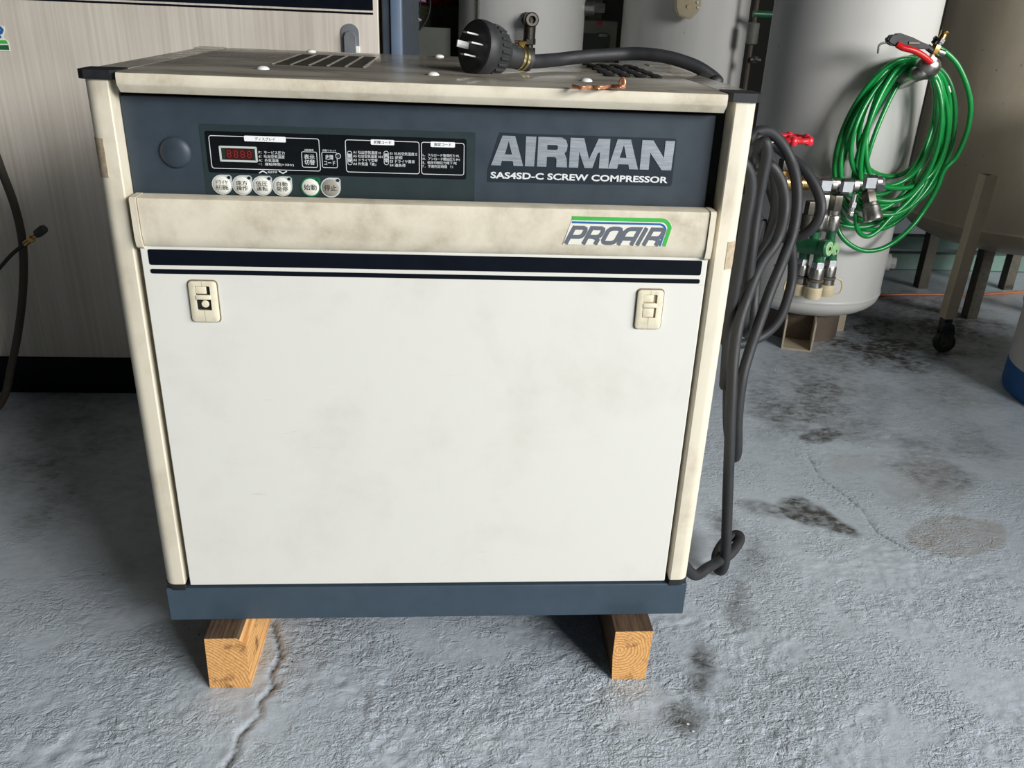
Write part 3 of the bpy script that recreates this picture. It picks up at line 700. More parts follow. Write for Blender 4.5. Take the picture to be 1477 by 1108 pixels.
# ------------------------------------------------------------------ wooden blocks
def block(x0, x1, yf, name_label, ringc, wane):
    xc = (x0+x1)/2
    root = thing('wooden_block', name_label, 'wooden block', (xc, .25, 0), 'timber blocks under the compressor')
    h = HB-.0002
    if wane: o2 = [(x0, .0), (x1, .0), (x1+.001, h-.016), (x1-.009, h-.003), (x1-.013, h), (x0+.0015, h)]
    else: o2 = [(x0+.003, .0), (x1-.003, .0), (x1, h), (x0, h), (x0-.001, h*.5)]
    N = 9; b = B(); rings = []
    ysn = [yf+(DEP+.03-yf)*k/N for k in range(N+1)]
    for k, yv in enumerate(ysn):
        rings.append([b.bm.verts.new((px+random.uniform(-.0006, .0006), yv+(random.uniform(-.001, .001) if k == 0 else 0), max(0, pz+(random.uniform(-.0006, .0) if pz > .01 else 0)))) for px, pz in o2])
    n = len(o2); fs = [b.bm.faces.new(rings[0]), b.bm.faces.new(rings[-1][::-1])]
    for a, c in zip(rings, rings[1:]):
        for i in range(n): fs.append(b.bm.faces.new((a[i], c[i], c[(i+1) % n], a[(i+1) % n])))
    for f in fs:
        f.normal_update(); cz = f.calc_center_median()
        f.material_index = 1 if abs(f.normal.z) > .8 or (not wane and abs(f.normal.x) > .7) else 0
    o = b.make('timber', [wood('pine_'+('a' if wane else 'b'), *ringc), wood('weathered_pine_'+('a' if wane else 'b'), *ringc, dark=True)], root, 30)
block(-.3615, -.2965, -.0440, 'left pine block under the compressor, chamfered upper edge and curved end grain', (-.40, -.02), True)
block(.3015, .3645, -.0417, 'right pine block under the compressor, round growth rings on its end', (.312, .062), False)

# ------------------------------------------------------------------ copper braid on the cover
cw = thing('copper_braid', 'short twisted copper wire lying on the compressor top near its front edge', 'copper wire', (.215, .02, .945))
pts = [P(826, 124, z=.9475), P(838, 127, z=.9475), P(852, 125.5, z=.948), P(866, 126.5, z=.948), P(882, 124.5, z=.948), P(894, 125, z=.9495), P(901, 125.5, z=.949)]
for ph in (0, 2.1, 4.2):
    sp = smooth_path(pts, 10); q = []
    for i, p in enumerate(sp):
        a = i*.45+ph; q.append(p+Vector((0, math.cos(a)*.0013, math.sin(a)*.0011)))
    b = B(); b.tube(q, .0014, 6); b.make('wire_strand', M['copper'], cw)
e0 = P(899, 125.5, z=.949); b = B(); b.tube(smooth_path([e0, e0+Vector((.001, .0, .006)), e0+Vector((-.001, .002, .010)), e0+Vector((-.004, .003, .005)), e0+Vector((-.003, .002, 0))], 6), .0021, 8); b.make('curled_end', M['copper'], cw)

# ------------------------------------------------------------------ plug and power cable
axd = Vector((.78, .60, -.17)).normalized()   # from the face to the cable
fc = P(684, 68, y=.172)
pc = thing('power_cable', 'thick black power cable with a large four-pin plug lying on the compressor top', 'power cable', (fc.x, fc.y, .945))
b = B(); b.lathe([(.0345, .004), (.0370, 0), (.0382, .003), (.0386, .011), (.0378, .018), (.0355, .022), (.0342, .036), (.0297, .047), (.0207, .054), (.0171, .060)], fc, axd, 48); pl = b.make('plug_body', M['rubber'], pc, 40)
b = B(); b.lathe([(0, .001), (.0270, .001), (.0275, .0030), (.028, .006)], fc, axd, 40); b.make('plug_face', M['black'], pl, 40)
b = B(); b.lathe([(.0310, -.0005), (.0346, -.001), (.0365, .0005), (.0346, .003), (.031, .003)], fc, axd, 48); b.make('plug_rim', M['rubber'], pl, 60)
e_up = (Vector((0, 0, 1))-axd*axd.z).normalized(); e_h = e_up.cross(axd)
if e_h.x < 0: e_h = -e_h
for k in range(24):
    a = 2*math.pi*k/24; rad = e_up*math.cos(a)+e_h*math.sin(a); c0 = fc+axd*.0235+rad*.0352; c1 = fc+axd*.0405+rad*.0326
    b = B(); b.tube([c0, (c0+c1)/2+rad*.0008, c1], .0024, 8); b.make('grip_rib', M['rubber'], pl)
def blade(u, v, wide, L=.021):
    b = B(); t_, w_ = .0010, .0046
    a_, c_ = (e_up, e_h) if not wide else (e_h, e_up)
    base = fc+e_up*v+e_h*u
    vs = []
    for s0, dd in ((0, .002), (1, -L)):
        for p_, q_ in ((-1, -1), (1, -1), (1, 1), (-1, 1)):
            vs.append(b.bm.verts.new(base+axd*dd+a_*t_*p_+c_*w_*q_))
    for q in ((0, 1, 2, 3), (7, 6, 5, 4), (0, 4, 5, 1), (1, 5, 6, 2), (2, 6, 7, 3), (3, 7, 4, 0)): b.bm.faces.new([vs[i] for i in q])
    b.make('plug_pin', M['pin'], pl, smooth=False)
blade(.002, .0165, False); blade(.0150, .004, False); blade(.002, -.0125, False); blade(-.0135, .001, True)
be = fc+axd*.108
b = B(); b.lathe([(.0180, 0), (.0185, .004), (.0163, .027), (.0153, .040), (.0172, .043), (.0172, .048), (.0140, .051)], fc+axd*.056, axd, 32); bt = b.make('plug_boot', M['rubber'], pc, 40)
for d0 in (.083, .091):
    b = B(); b.lathe([(.0156, 0), (.0174, 0), (.0174, .004), (.0156, .004)], fc+axd*d0, axd, 32); b.make('clamp_band', M['gold'], bt, 40)
cb = fc+axd*.088+e_up*.019; b = B(); b.box(cb.x-.005, cb.x+.005, cb.y-.004, cb.y+.004, cb.z-.003, cb.z+.005, .001, 1); b.cyl(cb+Vector((-.010, 0, .003)), cb+Vector((.008, 0, .003)), .0025, seg=8); b.make('clamp_screw', M['brass'], bt)
CR = .0104
def c3(px, py, y): return P(px, py, y=y)
over = [be-axd*.01, be+axd*.010, c3(800, 86.5, .290), c3(830, 83, .315), c3(860, 80.2, .335), c3(898, 78, .350), c3(925, 77.8, .345), c3(955, 81, .335), c3(983, 88, .325), c3(1010, 99, .315), c3(1034, 117, .305)]
edge = over[-1]
down = [Vector((.447, .30, .930)), Vector((.458, .31, .86))]
def seg3(lst): return [c3(*q) for q in lst]
S7 = [(1081, 250, .33), (1074, 330, .33), (1063, 400, .34), (1052, 470, .34), (1047, 530, .33)]
S1 = [(1078, 203, .42), (1091, 191, .44), (1111, 191, .46), (1132, 214, .47), (1146, 248, .46), (1150, 290, .44), (1144, 334, .42), (1129, 376, .39), (1111, 420, .37), (1095, 466, .35), (1080, 510, .33), (1070, 549, .31), (1064, 600, .30), (1063, 648, .30), (1059, 660, .31), (1054, 645, .33), (1050, 600, .34)]
S2 = [(1078, 260, .50), (1090, 218, .52), (1112, 208, .54), (1141, 229, .52), (1163, 248, .50), (1180, 278, .48), (1184, 303, .47), (1175, 325, .47), (1156, 340, .48), (1129, 343, .50), (1101, 327, .52), (1085, 290, .53), (1082, 250, .52)]
S3 = [(1090, 260, .40), (1094, 215, .38), (1103, 205, .37), (1106, 225, .37), (1100, 255, .37), (1092, 303, .37), (1084, 364, .36), (1077, 426, .36), (1073, 460, .36), (1076, 480, .38), (1083, 470, .41), (1087, 440, .44), (1092, 380, .46), (1098, 320, .48), (1100, 260, .48)]
S4 = [(1092, 250, .42), (1102, 235, .42), (1114, 241, .42), (1128, 266, .42), (1132, 303, .41), (1121, 346, .40), (1097, 382, .37), (1079, 426, .34), (1065, 470, .31), (1058, 520, .28), (1054.5, 583, .26), (1052, 651, .245), (1049.5, 720, .24), (1047.5, 780, .235), (1045, 812, .232), (1040, 823, .235), (1034, 818, .245), (1034, 800, .262), (1044, 783, .285), (1057, 773, .305), (1066, 773, .300), (1066, 782, .285), (1052, 800, .250)]
endp = [P(1036, 810, z=.045), P(1020, 819.5, y=.185), P(1000, 829, y=.150), Vector((.430, .115, .150)), Vector((.414, .10, .158))]
S5 = [(1044, 470, .45), (1046, 493, .48), (1071, 496, .50), (1101, 484, .52), (1123, 462, .53), (1136, 430, .54), (1143, 395, .55), (1140, 350, .55), (1120, 300, .55), (1105, 250, .54)]
S6 = [(1108, 250, .52), (1122, 290, .54), (1121, 330, .54), (1117, 364, .54), (1119, 384, .54), (1130, 393, .54), (1145, 388, .55), (1160, 360, .56), (1158, 320, .56), (1140, 270, .56)]
S8 = [(1073, 230, .45), (1083, 205, .44), (1094, 200, .43), (1110, 225, .46), (1120, 280, .47), (1112, 330, .47), (1085, 380, .46), (1064, 420, .44), (1055, 460, .42)]
S9 = [(1086, 205, .48), (1100, 200, .50), (1123, 235, .50), (1138, 280, .49), (1140, 330, .48), (1118, 370, .47), (1092, 410, .45), (1068, 450, .42)]
def fix(pts):
    out = []
    for p in pts:
        p = Vector(p)
        if p.z < .935 and p.x < .442 and p.y > -.01 and p.y < .56: p.x = .442
        if p.z < .0108: p.z = .0108
        out.append(p)
    return out
b = B()
b.tube(smooth_path(over+down+fix(seg3(S7+[(1045, 556, .35), (1047, 530, .39)]+S8[::-1])), 8), CR, 14)
for q in (S2, S5): b.tube(smooth_path(fix(seg3(q)), 8), CR, 12)
b.tube(smooth_path(fix(seg3(S1+[(1053, 520, .38), (1068, 430, .43)]+S3[::-1][1:-1]+S4[1:]))+endp, 8), CR, 14)
b.make('cable', M['cable'], pc, 60)
# hidden hanger on the side of the casing that carries the coil
hk = c3(1088, 197, .42); b = B(); b.tube(smooth_path([Vector((.417, .42, hk.z-.02)), Vector((.46, .42, hk.z-.022)), Vector((.60, .46, hk.z-.022)), Vector((.635, .47, hk.z+.0))], 5), .005, 8); b.make('cable_hanger', M['steel_dark'], cmp_)

# ------------------------------------------------------------------ air receiver tanks
def tank(name, label, cx, cy, R, z_seam, z_bot, z_top, mat, legs=True, group=None, ring=True):
    t = thing(name, label, 'tank', (cx, cy, 0), group)
    pr = []; hb = z_seam-z_bot
    for k in range(11):
        a = math.radians(90*k/10); pr.append((R*math.sin(a)**.75, z_bot+hb*(1-math.cos(a))))
    pr += [(R, z_seam), (R+.0018, z_seam+.002), (R+.0022, z_seam+.006), (R+.0018, z_seam+.010), (R, z_seam+.012)]
    zt = z_top-hb
    pr += [(R, zt-.012), (R+.002, zt-.006), (R, zt)]
    for k in range(10, -1, -1):
        a = math.radians(90*k/10); pr.append((R*math.sin(a)**.75, z_top-hb*(1-math.cos(a))))
    b = B(); b.lathe(pr, (cx, cy, 0), (0, 0, 1), 96); b.make('shell', mat, t, 40)
    if ring:
        b = B(); r0 = R*.55; b.lathe([(r0, 0), (r0, z_bot+hb*.35), (r0-.006, z_bot+hb*.35), (r0-.006, 0), (r0, 0)], (cx, cy, 0), (0, 0, 1), 48); b.make('skirt', M['rust'], t, 40)
    if legs:
        base = math.atan2(CAM.y-cy, CAM.x-cx)
        for k in range(3):
            a = base+.05+k*2*math.pi/3; d = Vector((math.cos(a), math.sin(a), 0)); n = Vector((-d.y, d.x, 0)); ro = R-.015 if k == 0 else R-.09
            b = B(); w_, th, h = .050, .006, z_bot+hb*.18
            if name == 'receiver_tank' and k == 0 and legs == 'front': pass
            prof_ = [(-w_, h), (-w_, 0), (w_, 0), (w_, h), (w_-th, h), (w_-th, th), (-w_+th, th), (-w_+th, h)]
            A0 = [b.bm.verts.new(Vector((cx, cy, 0))+d*ro+n*u+Vector((0, 0, v))) for u, v in prof_]
            A1 = [b.bm.verts.new(Vector((cx, cy, 0))+d*(R-.13)+n*u+Vector((0, 0, v))) for u, v in prof_]
            for i in range(8): b.bm.faces.new((A0[i], A0[(i+1) % 8], A1[(i+1) % 8], A1[i]))
            for A in (A0, A1):
                b.bm.faces.new((A[0], A[1], A[6], A[7])); b.bm.faces.new((A[1], A[2], A[5], A[6])); b.bm.faces.new((A[2], A[3], A[4], A[5]))
            b.make('foot', M['cap_beige'] if False else M['tube'], t)
    return t
def hexcyl(b, p0, p1, r): b.lathe([(r*.93, 0), (r, (Vector(p1)-Vector(p0)).length*.1), (r, (Vector(p1)-Vector(p0)).length*.9), (r*.93, (Vector(p1)-Vector(p0)).length)], p0, Vector(p1)-Vector(p0), 6)

tC = tank('receiver_tank', 'grey air tank behind the right side, with the green hose coil hung on it', 1.273, 1.692, .250, .172, .092, 1.75, M['tank'], True, 'grey air receiver tanks')
tA = tank('receiver_tank', 'grey air tank behind the power plug, black elbow valve on its front', .333, 3.274, .300, .20, .10, 1.9, M['tank_white'], True, 'grey air receiver tanks')
tB = tank('receiver_tank', 'grey air tank behind the power cable arch, beige painted flange on its front', 1.122, 3.262, .300, .20, .10, 1.9, M['tank_white'], True, 'grey air receiver tanks')
# tank A fittings
va = P(762, 28, y=2.96); b = B(); b.cyl((va.x, 3.0, va.z), (va.x, 2.88, va.z), .019, seg=16, ch=.002); hexcyl(b, (va.x, 2.965, va.z), (va.x, 2.935, va.z), .034); b.make('valve_port', M['steel_dark'], tA)
v1 = P(765, 29, y=2.88)
b = B(); b.lathe([(.029, 0), (.0305, .005), (.0305, .048), (.026, .053), (.016, .053), (.016, .014), (0, .014)], (v1.x, v1.y+.03, v1.z), (.12, -1, .05), 24); b.make('elbow_mouth', M['steel_dark'], tA, 40)
b = B(); b.cyl((v1.x, v1.y+.012, v1.z), (v1.x-.001, v1.y+.012, v1.z-.078), .027, .026, 20); b.make('elbow_body', M['steel_dark'], tA)
zz = v1.z-.074
b = B(); hexcyl(b, (v1.x, v1.y+.012, zz), (v1.x, v1.y+.012, zz-.026), .028); b.cyl((v1.x, v1.y+.012, zz-.024), (v1.x, v1.y+.012, zz-.038), .018); hexcyl(b, (v1.x, v1.y+.012, zz-.038), (v1.x, v1.y+.012, zz-.070), .028); b.cyl((v1.x, v1.y+.012, zz-.066), (v1.x, v1.y+.012, zz-.144), .017); o = b.make('drop_fitting', M['steel_dark'], tA, 30)
tpx = P(690, 0, y=3.0).x; tpy = 3.274-math.sqrt(.3**2-(tpx-.333)**2)-.008; tpx = P(690, 0, y=tpy).x
b = B(); b.tube([(tpx, tpy, z) for z in (.25, 1.75)], .006, 8); b.make('thin_pipe', M['sheetgrey'], tA)
f0 = P(843, 12, y=3.22); b = B(); b.cyl(f0-Vector((.03, 0, 0)), f0+Vector((.045, 0, 0)), .033, seg=20, ch=.003); b.cyl(f0+Vector((.045, 0, .004)), f0+Vector((.095, 0, .004)), .024, seg=6); b.make('side_port', M['steel'], tA)
# tank B flange
fb = P(991, 8, y=2.93)
b = B(); oc = [(-.046, .10), (-.050, .0), (-.048, -.010), (-.036, -.034), (-.008, -.043), (.014, -.046), (.040, -.018), (.046, .004), (.040, .028), (.020, .10)]
b.prism([(fb.x+u*1.2, fb.z+v*1.2) for u, v in oc], 'y', fb.y-.034, fb.y-.005); bmesh.ops.bevel(b.bm, geom=list(b.bm.edges), offset=.004, segments=2, affect='EDGES'); b.make('painted_flange', M['cap_beige'], tB, 40)
b = B(); b.cyl((fb.x, fb.y-.01, fb.z+.005), (fb.x, 3.0, fb.z+.005), .031, seg=24); b.make('flange_neck', M['cap_beige'], tB)
for k in range(3):
    q = Vector((fb.x+.031+.005*k, fb.y-.034, fb.z+.036-.021*k)); b = B(); b.cyl(q, q+Vector((0, -.006, 0)), .0054, seg=6); b.make('bolt', M['steel'], tB)
b = B(); b.cyl((fb.x-.005, fb.y-.034, fb.z-.002), (fb.x-.005, fb.y-.040, fb.z-.002), .007, seg=8); b.make('centre_stud', M['brass'], tB)
# tank C plug on its lower right, hook elbow
pg = P(1272, 377, y=1.66); b = B(); d = Vector((.86, -.35, 0)).normalized()
b.cyl(pg-d*.05, pg+d*.028, .030, seg=28, ch=.003); b.make('weld_boss', M['tank'], tC); b = B(); hexcyl(b, pg+d*.028, pg+d*.046, .021); b.make('hex_plug', M['tank'], tC, 30)
dm = P(1329, 104, y=1.325)
b = B(); tc_ = Vector((1.273, 1.692, dm.z)); stub = P(1300, 117, y=1.46)
b.tube(smooth_path([stub+Vector((-.03, .06, .0)), stub, dm+Vector((-.012, .006, -.006)), dm+Vector((.008, -.008, .006)), dm+Vector((.016, -.01, .03))], 6), .022, 18, radii=None); b.make('hook_elbow', M['steel'], tC)
b = B(); b.lathe([(.034, 0), (.036, .006), (.034, .016), (.026, .030), (.014, .037), (0, .039)], dm+Vector((.012, -.002, .020)), Vector((-.28, -.62, -.72)), 28); b.make('elbow_dome', M['steel'], tC, 60)

# right tank, beige
tD = tank('receiver_tank', 'wide beige pressure tank at the right edge, behind the caster pole', 2.205, 2.030, .402, .352, .245, 2.1, M['tank_beige'], False, None, False)
tD['label'] = 'wide beige pressure tank at the right edge, behind the caster pole'
for k in range(4):
    a = math.radians(45+90*k); x, y = 2.205+.27*math.cos(a), 2.03+.27*math.sin(a)
    b = B(); b.box(x-.022, x+.022, y-.022, y+.022, 0, .31, .002, 1); b.make('leg', M['steel_dark'], tD)

# ------------------------------------------------------------------ manifold with red valve and couplers
YM = 1.345
def PM(px, py, dy=0.): return P(px, py, y=YM+dy)
mf = thing('coupler_manifold', 'row of three nickel tees with hose couplers and a red handwheel valve', 'pipe manifold', tuple(PM(1219, 267)))
p0, p1 = PM(1140, 262), PM(1285, 266)
b = B(); b.cyl(PM(1132, 262), PM(1270, 265), .0165, seg=20); b.make('header_pipe', M['steel'], mf)
b = B()
q0, q1 = PM(1150, 264), PM(1166, 264)
b.cyl(q0, q1, .021, seg=20); b.make('brass_nipple', M['brass'], mf)
for k in range(5):
    c0 = q0+(q1-q0)*(k/5+.05); b = B(); b.cyl(c0, c0+(q1-q0)*.08, .0225, seg=16); b.make('thread_ring', M['brass'], mf)
for px, py in ((1188, 266), (1219, 267.5), (1252, 262)):
    c = PM(px, py); b = B(); b.box(c.x-.0235, c.x+.0235, c.y-.0235, c.y+.0235, c.z-.0235, c.z+.0235, .0085, 1); b.make('tee_block', M['chrome'], mf, 20)
    b = B(); b.cyl((c.x+.02, c.y, c.z), (c.x+.038, c.y, c.z), .019, seg=24, ch=.002); b.make('tee_collar', M['steel'], mf)
c = PM(1269, 265); b = B(); hexcyl(b, (c.x-.012, c.y, c.z), (c.x+.010, c.y, c.z), .0205); b.make('end_plug', M['chrome'], mf, 20)
def coupler(px, y0, y1, parent, rim=True, w1=.0205, dy=0., dark=False):
    """vertical quick coupler whose outline runs from pixel row y0 to y1"""
    a, e = PM(px, y0, dy), PM(px, y1, dy); L = a.z-e.z; o = Vector((a.x, a.y, a.z)); m = M['steel_dark'] if dark else M['steel']
    b = B(); hexcyl(b, o, o-Vector((0, 0, L*.34)), w1*1.03); q = b.make('coupler_nut', m, parent, 25)
    b = B(); b.lathe([(w1*.86, 0), (w1*.86, L*.08), (w1*1.0, L*.10), (w1*1.12, L*.14), (w1*1.12, L*.42), (w1*1.02, L*.46), (w1*.9, L*.5), (w1*.6, L*.52), (w1*.6, L*.66)], o-Vector((0, 0, L*.34)), (0, 0, -1), 28); b.make('coupler_sleeve', M['steel'], parent, 30)
coupler(1189, 280, 342, mf); coupler(1208, 281, 345, mf, dark=True)
b = B(); c = PM(1170, 290); hexcyl(b, c, c-Vector((0, 0, .04)), .017); b.cyl(c-Vector((0, 0, .038)), c-Vector((0, 0, .09)), .0195, seg=20, ch=.002); b.make('rear_coupler', M['steel_dark'], mf, 30)
# tilted open coupler under the third tee
c = PM(1252, 276); ax = (PM(1260, 318, -.035)-c).normalized(); L = (PM(1260, 318, -.035)-c).length
b = B(); hexcyl(b, c, c+ax*L*.42, .0225); b.make('coupler_nut', M['steel_dark'], mf, 25)
b = B(); b.lathe([(.020, L*.38), (.0235, L*.42), (.0240, L*.50), (.0265, L*.54), (.0275, L*.78), (.0285, L*.82), (.0285, L*.97), (.0265, L), (.021, L), (.0195, L*.95), (.012, L*.93), (.0115, L*.80), (0, L*.80)], c, ax, 32); b.make('open_coupler', M['steel'], mf, 30)
b = B(); b.lathe([(.0105, L*.80), (.0105, L*.9), (.006, L*.93), (0, L*.93)], c, ax, 16); b.make('coupler_valve', M['black'], mf)
# small push fitting that feeds the green hose
c = PM(1233, 280); b = B(); b.cyl(c, c-Vector((0, 0, .028)), .009, seg=14); hexcyl(b, c-Vector((0, 0, .024)), c-Vector((0, 0, .040)), .0125); b.cyl(c-Vector((0, 0, .04)), c-Vector((0, 0, .052)), .0125, seg=16, ch=.002); hexcyl(b, c-Vector((0, 0, .052)), c-Vector((0, 0, .066)), .009); b.make('push_fitting', M['chrome'], mf, 25)
# red handwheel valve behind the black cable
hc = P(1141, 201, y=1.33)
b = B(); b.cyl((hc.x-.004, hc.y, hc.z-.01), (hc.x-.012, hc.y, hc.z-.145), .0085, seg=12); hexcyl(b, (hc.x-.006, hc.y, hc.z-.055), (hc.x-.007, hc.y, hc.z-.085), .019); hexcyl(b, (hc.x-.009, hc.y, hc.z-.10), (hc.x-.010, hc.y, hc.z-.12), .023); b.make('valve_stem', M['steel_dark'], mf, 30)
vb = Vector((hc.x-.012, hc.y, PM(1132, 262).z)); b = B(); b.cyl(vb+Vector((-.04, 0, 0)), vb+Vector((.045, 0, 0)), .025, seg=20, ch=.003); b.cyl(vb+Vector((0, 0, 0)), vb+Vector((0, 0, .035)), .020, seg=16); b.make('valve_body', M['brass'], mf)
b = B(); R1 = .052
loop = [(hc.x+(R1+.004*math.cos(6*a))*math.cos(a), hc.y+(R1+.004*math.cos(6*a))*math.sin(a), hc.z+.002) for a in [2*math.pi*k/48 for k in range(48)]]
b.tube(loop, .0085, 10, True); hwl = b.make('handwheel', M['red'], mf, 60)
for k in range(6):
    a = 2*math.pi*k/6+.3; q = Vector((hc.x+R1*1.04*math.cos(a), hc.y+R1*1.04*math.sin(a), hc.z-.012)); b = B(); b.lathe([(0, 0), (.010, .002), (.0125, .010), (.0115, .020), (.006, .026), (0, .027)], q, (0, 0, 1), 14); b.make('handwheel_lobe', M['red'], hwl, 60)
for k in range(3):
    a = 2*math.pi*k/3+.5; b = B(); b.cyl((hc.x, hc.y, hc.z), (hc.x+R1*math.cos(a), hc.y+R1*math.sin(a), hc.z), .006, seg=8); b.make('handwheel_spoke', M['red'], hwl)
b = B(); b.lathe([(.014, -.012), (.016, 0), (.014, .010), (0, .012)], hc, (0, 0, 1), 16); b.make('handwheel_hub', M['red'], hwl)
# pipe from the tank to the valve
b = B(); b.tube(smooth_path([vb+Vector((-.03, 0, 0)), vb+Vector((-.07, .02, 0)), vb+Vector((-.075, .10, 0)), Vector((1.10, 1.53, vb.z))], 6), .017, 14); b.make('feed_pipe', M['steel_dark'], mf)

# green block manifold hanging from the couplers
gm = thing('green_manifold', 'dark green hose manifold with three capped couplers hanging from the nickel tees', 'pipe manifold', tuple(PM(1180, 358)))
def PG(px, py, dy=-.01): return P(px, py, y=YM+dy)
a0, a1 = PG(1142, 352, .03), PG(1190, 358, -.06)
b = B(); b.cyl(a0, a1, .0235, seg=32, ch=.003); b.make('manifold_body', M['green_body'], gm, 40)
dd = (a1-a0).normalized()
b = B(); b.lathe([(.0255, -.010), (.0265, 0), (.0265, .010), (.0225, .014), (.0215, .014)], a1, dd, 32); b.make('body_collar', M['green_body'], gm, 40)
b = B(); b.lathe([(.0215, .010), (.021, .0155), (.014, .0165), (.0135, .0145), (.0105, .0145), (.010, .0165), (.006, .0165), (.0055, .012), (0, .012)], a1, dd, 32); b.make('end_cap', M['pale_green'], gm, 30)
b = B(); b.lathe([(.0065, .012), (.006, .0172), (0, .0175)], a1, dd, 12); b.make('end_socket', M['ink'], gm)
a2 = PG(1205, 359, .02); b = B(); b.cyl(a2-dd*.06, a2, .0225, seg=28, ch=.004); b.make('rear_body', M['green_body'], gm, 40); b = B(); b.lathe([(.0215, 0), (.018, .004), (0, .004)], a2, dd, 24); b.make('rear_cap', M['pale_green'], gm)
for px in (1176, 1200):
    b = B(); c = PG(px, 334); b.cyl(c, c-Vector((0, 0, .042)), .014, seg=18); b.make('upper_stub', M['green_body'], gm)
caps = []
for i, (px, y0, yc, dy) in enumerate(((1160, 366, 372, .01), (1181, 369, 377, -.03), (1199, 366, 374, .03))):
    c = PG(px, y0, dy); e = PG(px, yc, dy); b = B(); b.cyl((c.x, c.y, c.z+.015), (e.x, e.y, e.z-.006), .0165, seg=20); b.make('lower_stub', M['green_body'], gm)
    L = .108; o = Vector((e.x, e.y, e.z))
    b = B(); hexcyl(b, o, o-Vector((0, 0, .024)), .0205); q = b.make('coupler_nut', M['chrome'], gm, 25)
    b = B(); b.lathe([(.019, .020), (.0215, .026), (.022, .052), (.0195, .055), (.0195, .060), (.0225, .063), (.0225, .082), (.018, .084)], o, (0, 0, -1), 28); b.make('coupler_sleeve', M['steel'], gm, 30)
    b = B(); b.lathe([(.0232, .056), (.0245, .057), (.0245, .061), (.0232, .062)], o, (0, 0, -1), 28); b.make('strap_ring', M['rust'], gm, 30)
    b = B(); b.lathe([(.0255, .080), (.0268, .082), (.0268, .114), (.0255, .1165), (.010, .1165), (.0095, .1175), (0, .1175)], o, (0, 0, -1), 32); b.make('dust_cap', M['cap_beige'], gm, 30)
    sx = (-1, 0, 1)[i]
    if sx:
        pts = [o+Vector((sx*.024, -.005, -.060)), o+Vector((sx*.042, -.008, -.066)), o+Vector((sx*.050, -.008, -.088)), o+Vector((sx*.044, -.008, -.108)), o+Vector((sx*.025, -.005, -.114))]
        b = B(); b.tube(smooth_path(pts, 6), .0032, 8); b.make('cap_strap', M['cap_beige'], gm)

# ------------------------------------------------------------------ green hose coil and blow gun
hc0 = P(1325, 90, y=1.37)
hs = thing('green_hose', 'coil of thin glossy green air hose hung on the tank elbow', 'air hose', tuple(hc0))
HR = .0074
def loop_px(top, bot, half_l, half_r, y0, dy, n=16):
    tx, ty = top; bx, by = bot; L = math.hypot(bx-tx, by-ty); ux, uy = (bx-tx)/L, (by-ty)/L; nx_, ny_ = uy, -ux   # n points right
    pts = []
    for k in range(n):
        a = 2*math.pi*k/n; s_ = (1-math.cos(a))/2; w_ = math.sin(a); half = half_r if w_ > 0 else half_l
        wv = math.copysign(abs(w_)**.85, w_)*half*(1.0+.18*(s_-.5))
        pts.append(P(tx+ux*L*s_+nx_*wv, ty+uy*L*s_+ny_*wv, y=y0+dy*math.sin(a)+.018*math.sin(a*2+y0*90)))
    return pts
loops_ = [((1325, 88), (1236, 300), 62, 62, 1.385), ((1328, 90), (1240, 290), 56, 72, 1.37), ((1320, 88), (1232, 275), 45, 66, 1.40), ((1330, 92), (1252, 262), 50, 62, 1.36),
          ((1322, 86), (1246, 318), 62, 68, 1.41), ((1332, 90), (1250, 305), 42, 74, 1.38), ((1318, 90), (1262, 288), 38, 66, 1.35), ((1326, 86), (1268, 252), 50, 52, 1.42),
          ((1336, 92), (1262, 312), 52, 56, 1.395), ((1334, 86), (1256, 296), 30, 80, 1.43), ((1315, 92), (1280, 270), 44, 70, 1.365), ((1328, 84), (1230, 326), 50, 78, 1.44)]
for i, (tp, bt_, hl, hr, yy) in enumerate(loops_):
    b = B(); b.tube(smooth_path(loop_px(tp, bt_, hl, hr, yy, .012), 6, True), HR, 10, True); b.make('hose_loop', M['hose'], hs, 60)
outer = [(1352, 68, 1.38), (1366, 77, 1.38), (1382, 95, 1.38), (1395, 125, 1.38), (1400, 155, 1.385), (1395, 190, 1.39), (1380, 225, 1.40), (1362, 245, 1.40), (1352, 270, 1.40), (1335, 300, 1.40), (1312, 330, 1.39), (1280, 355, 1.385), (1250, 362, 1.38), (1225, 352, 1.38), (1209, 332, 1.39), (1204, 300, 1.42)]
b = B(); b.tube(smooth_path([P(x, y, y=d) for x, y, d in outer], 8), HR, 10); b.make('hose_tail', M['hose'], hs, 60)
tail2 = [(1234, 308, 1.345), (1235, 324, 1.345), (1240, 336, 1.35), (1251, 341, 1.355), (1266, 333, 1.36), (1285, 313, 1.37), (1310, 290, 1.385), (1340, 255, 1.40)]
b = B(); b.tube(smooth_path([P(x, y, y=d) for x, y, d in tail2], 8), HR, 10); b.make('hose_tail', M['hose'], hs, 60)
tail3 = [(1205, 322, 1.40), (1225, 327, 1.40), (1250, 327, 1.40), (1275, 318, 1.40), (1300, 300, 1.41), (1330, 262, 1.41)]
b = B(); b.tube(smooth_path([P(x, y, y=d) for x, y, d in tail3], 8), HR, 10); b.make('hose_tail', M['hose'], hs, 60)
c = P(1374, 130, y=1.365); b = B(); b.cyl(P(1368, 124, y=1.362), P(1371, 133, y=1.362), .0025, seg=8); b.make('hose_tag', M['white_cap'], hs)

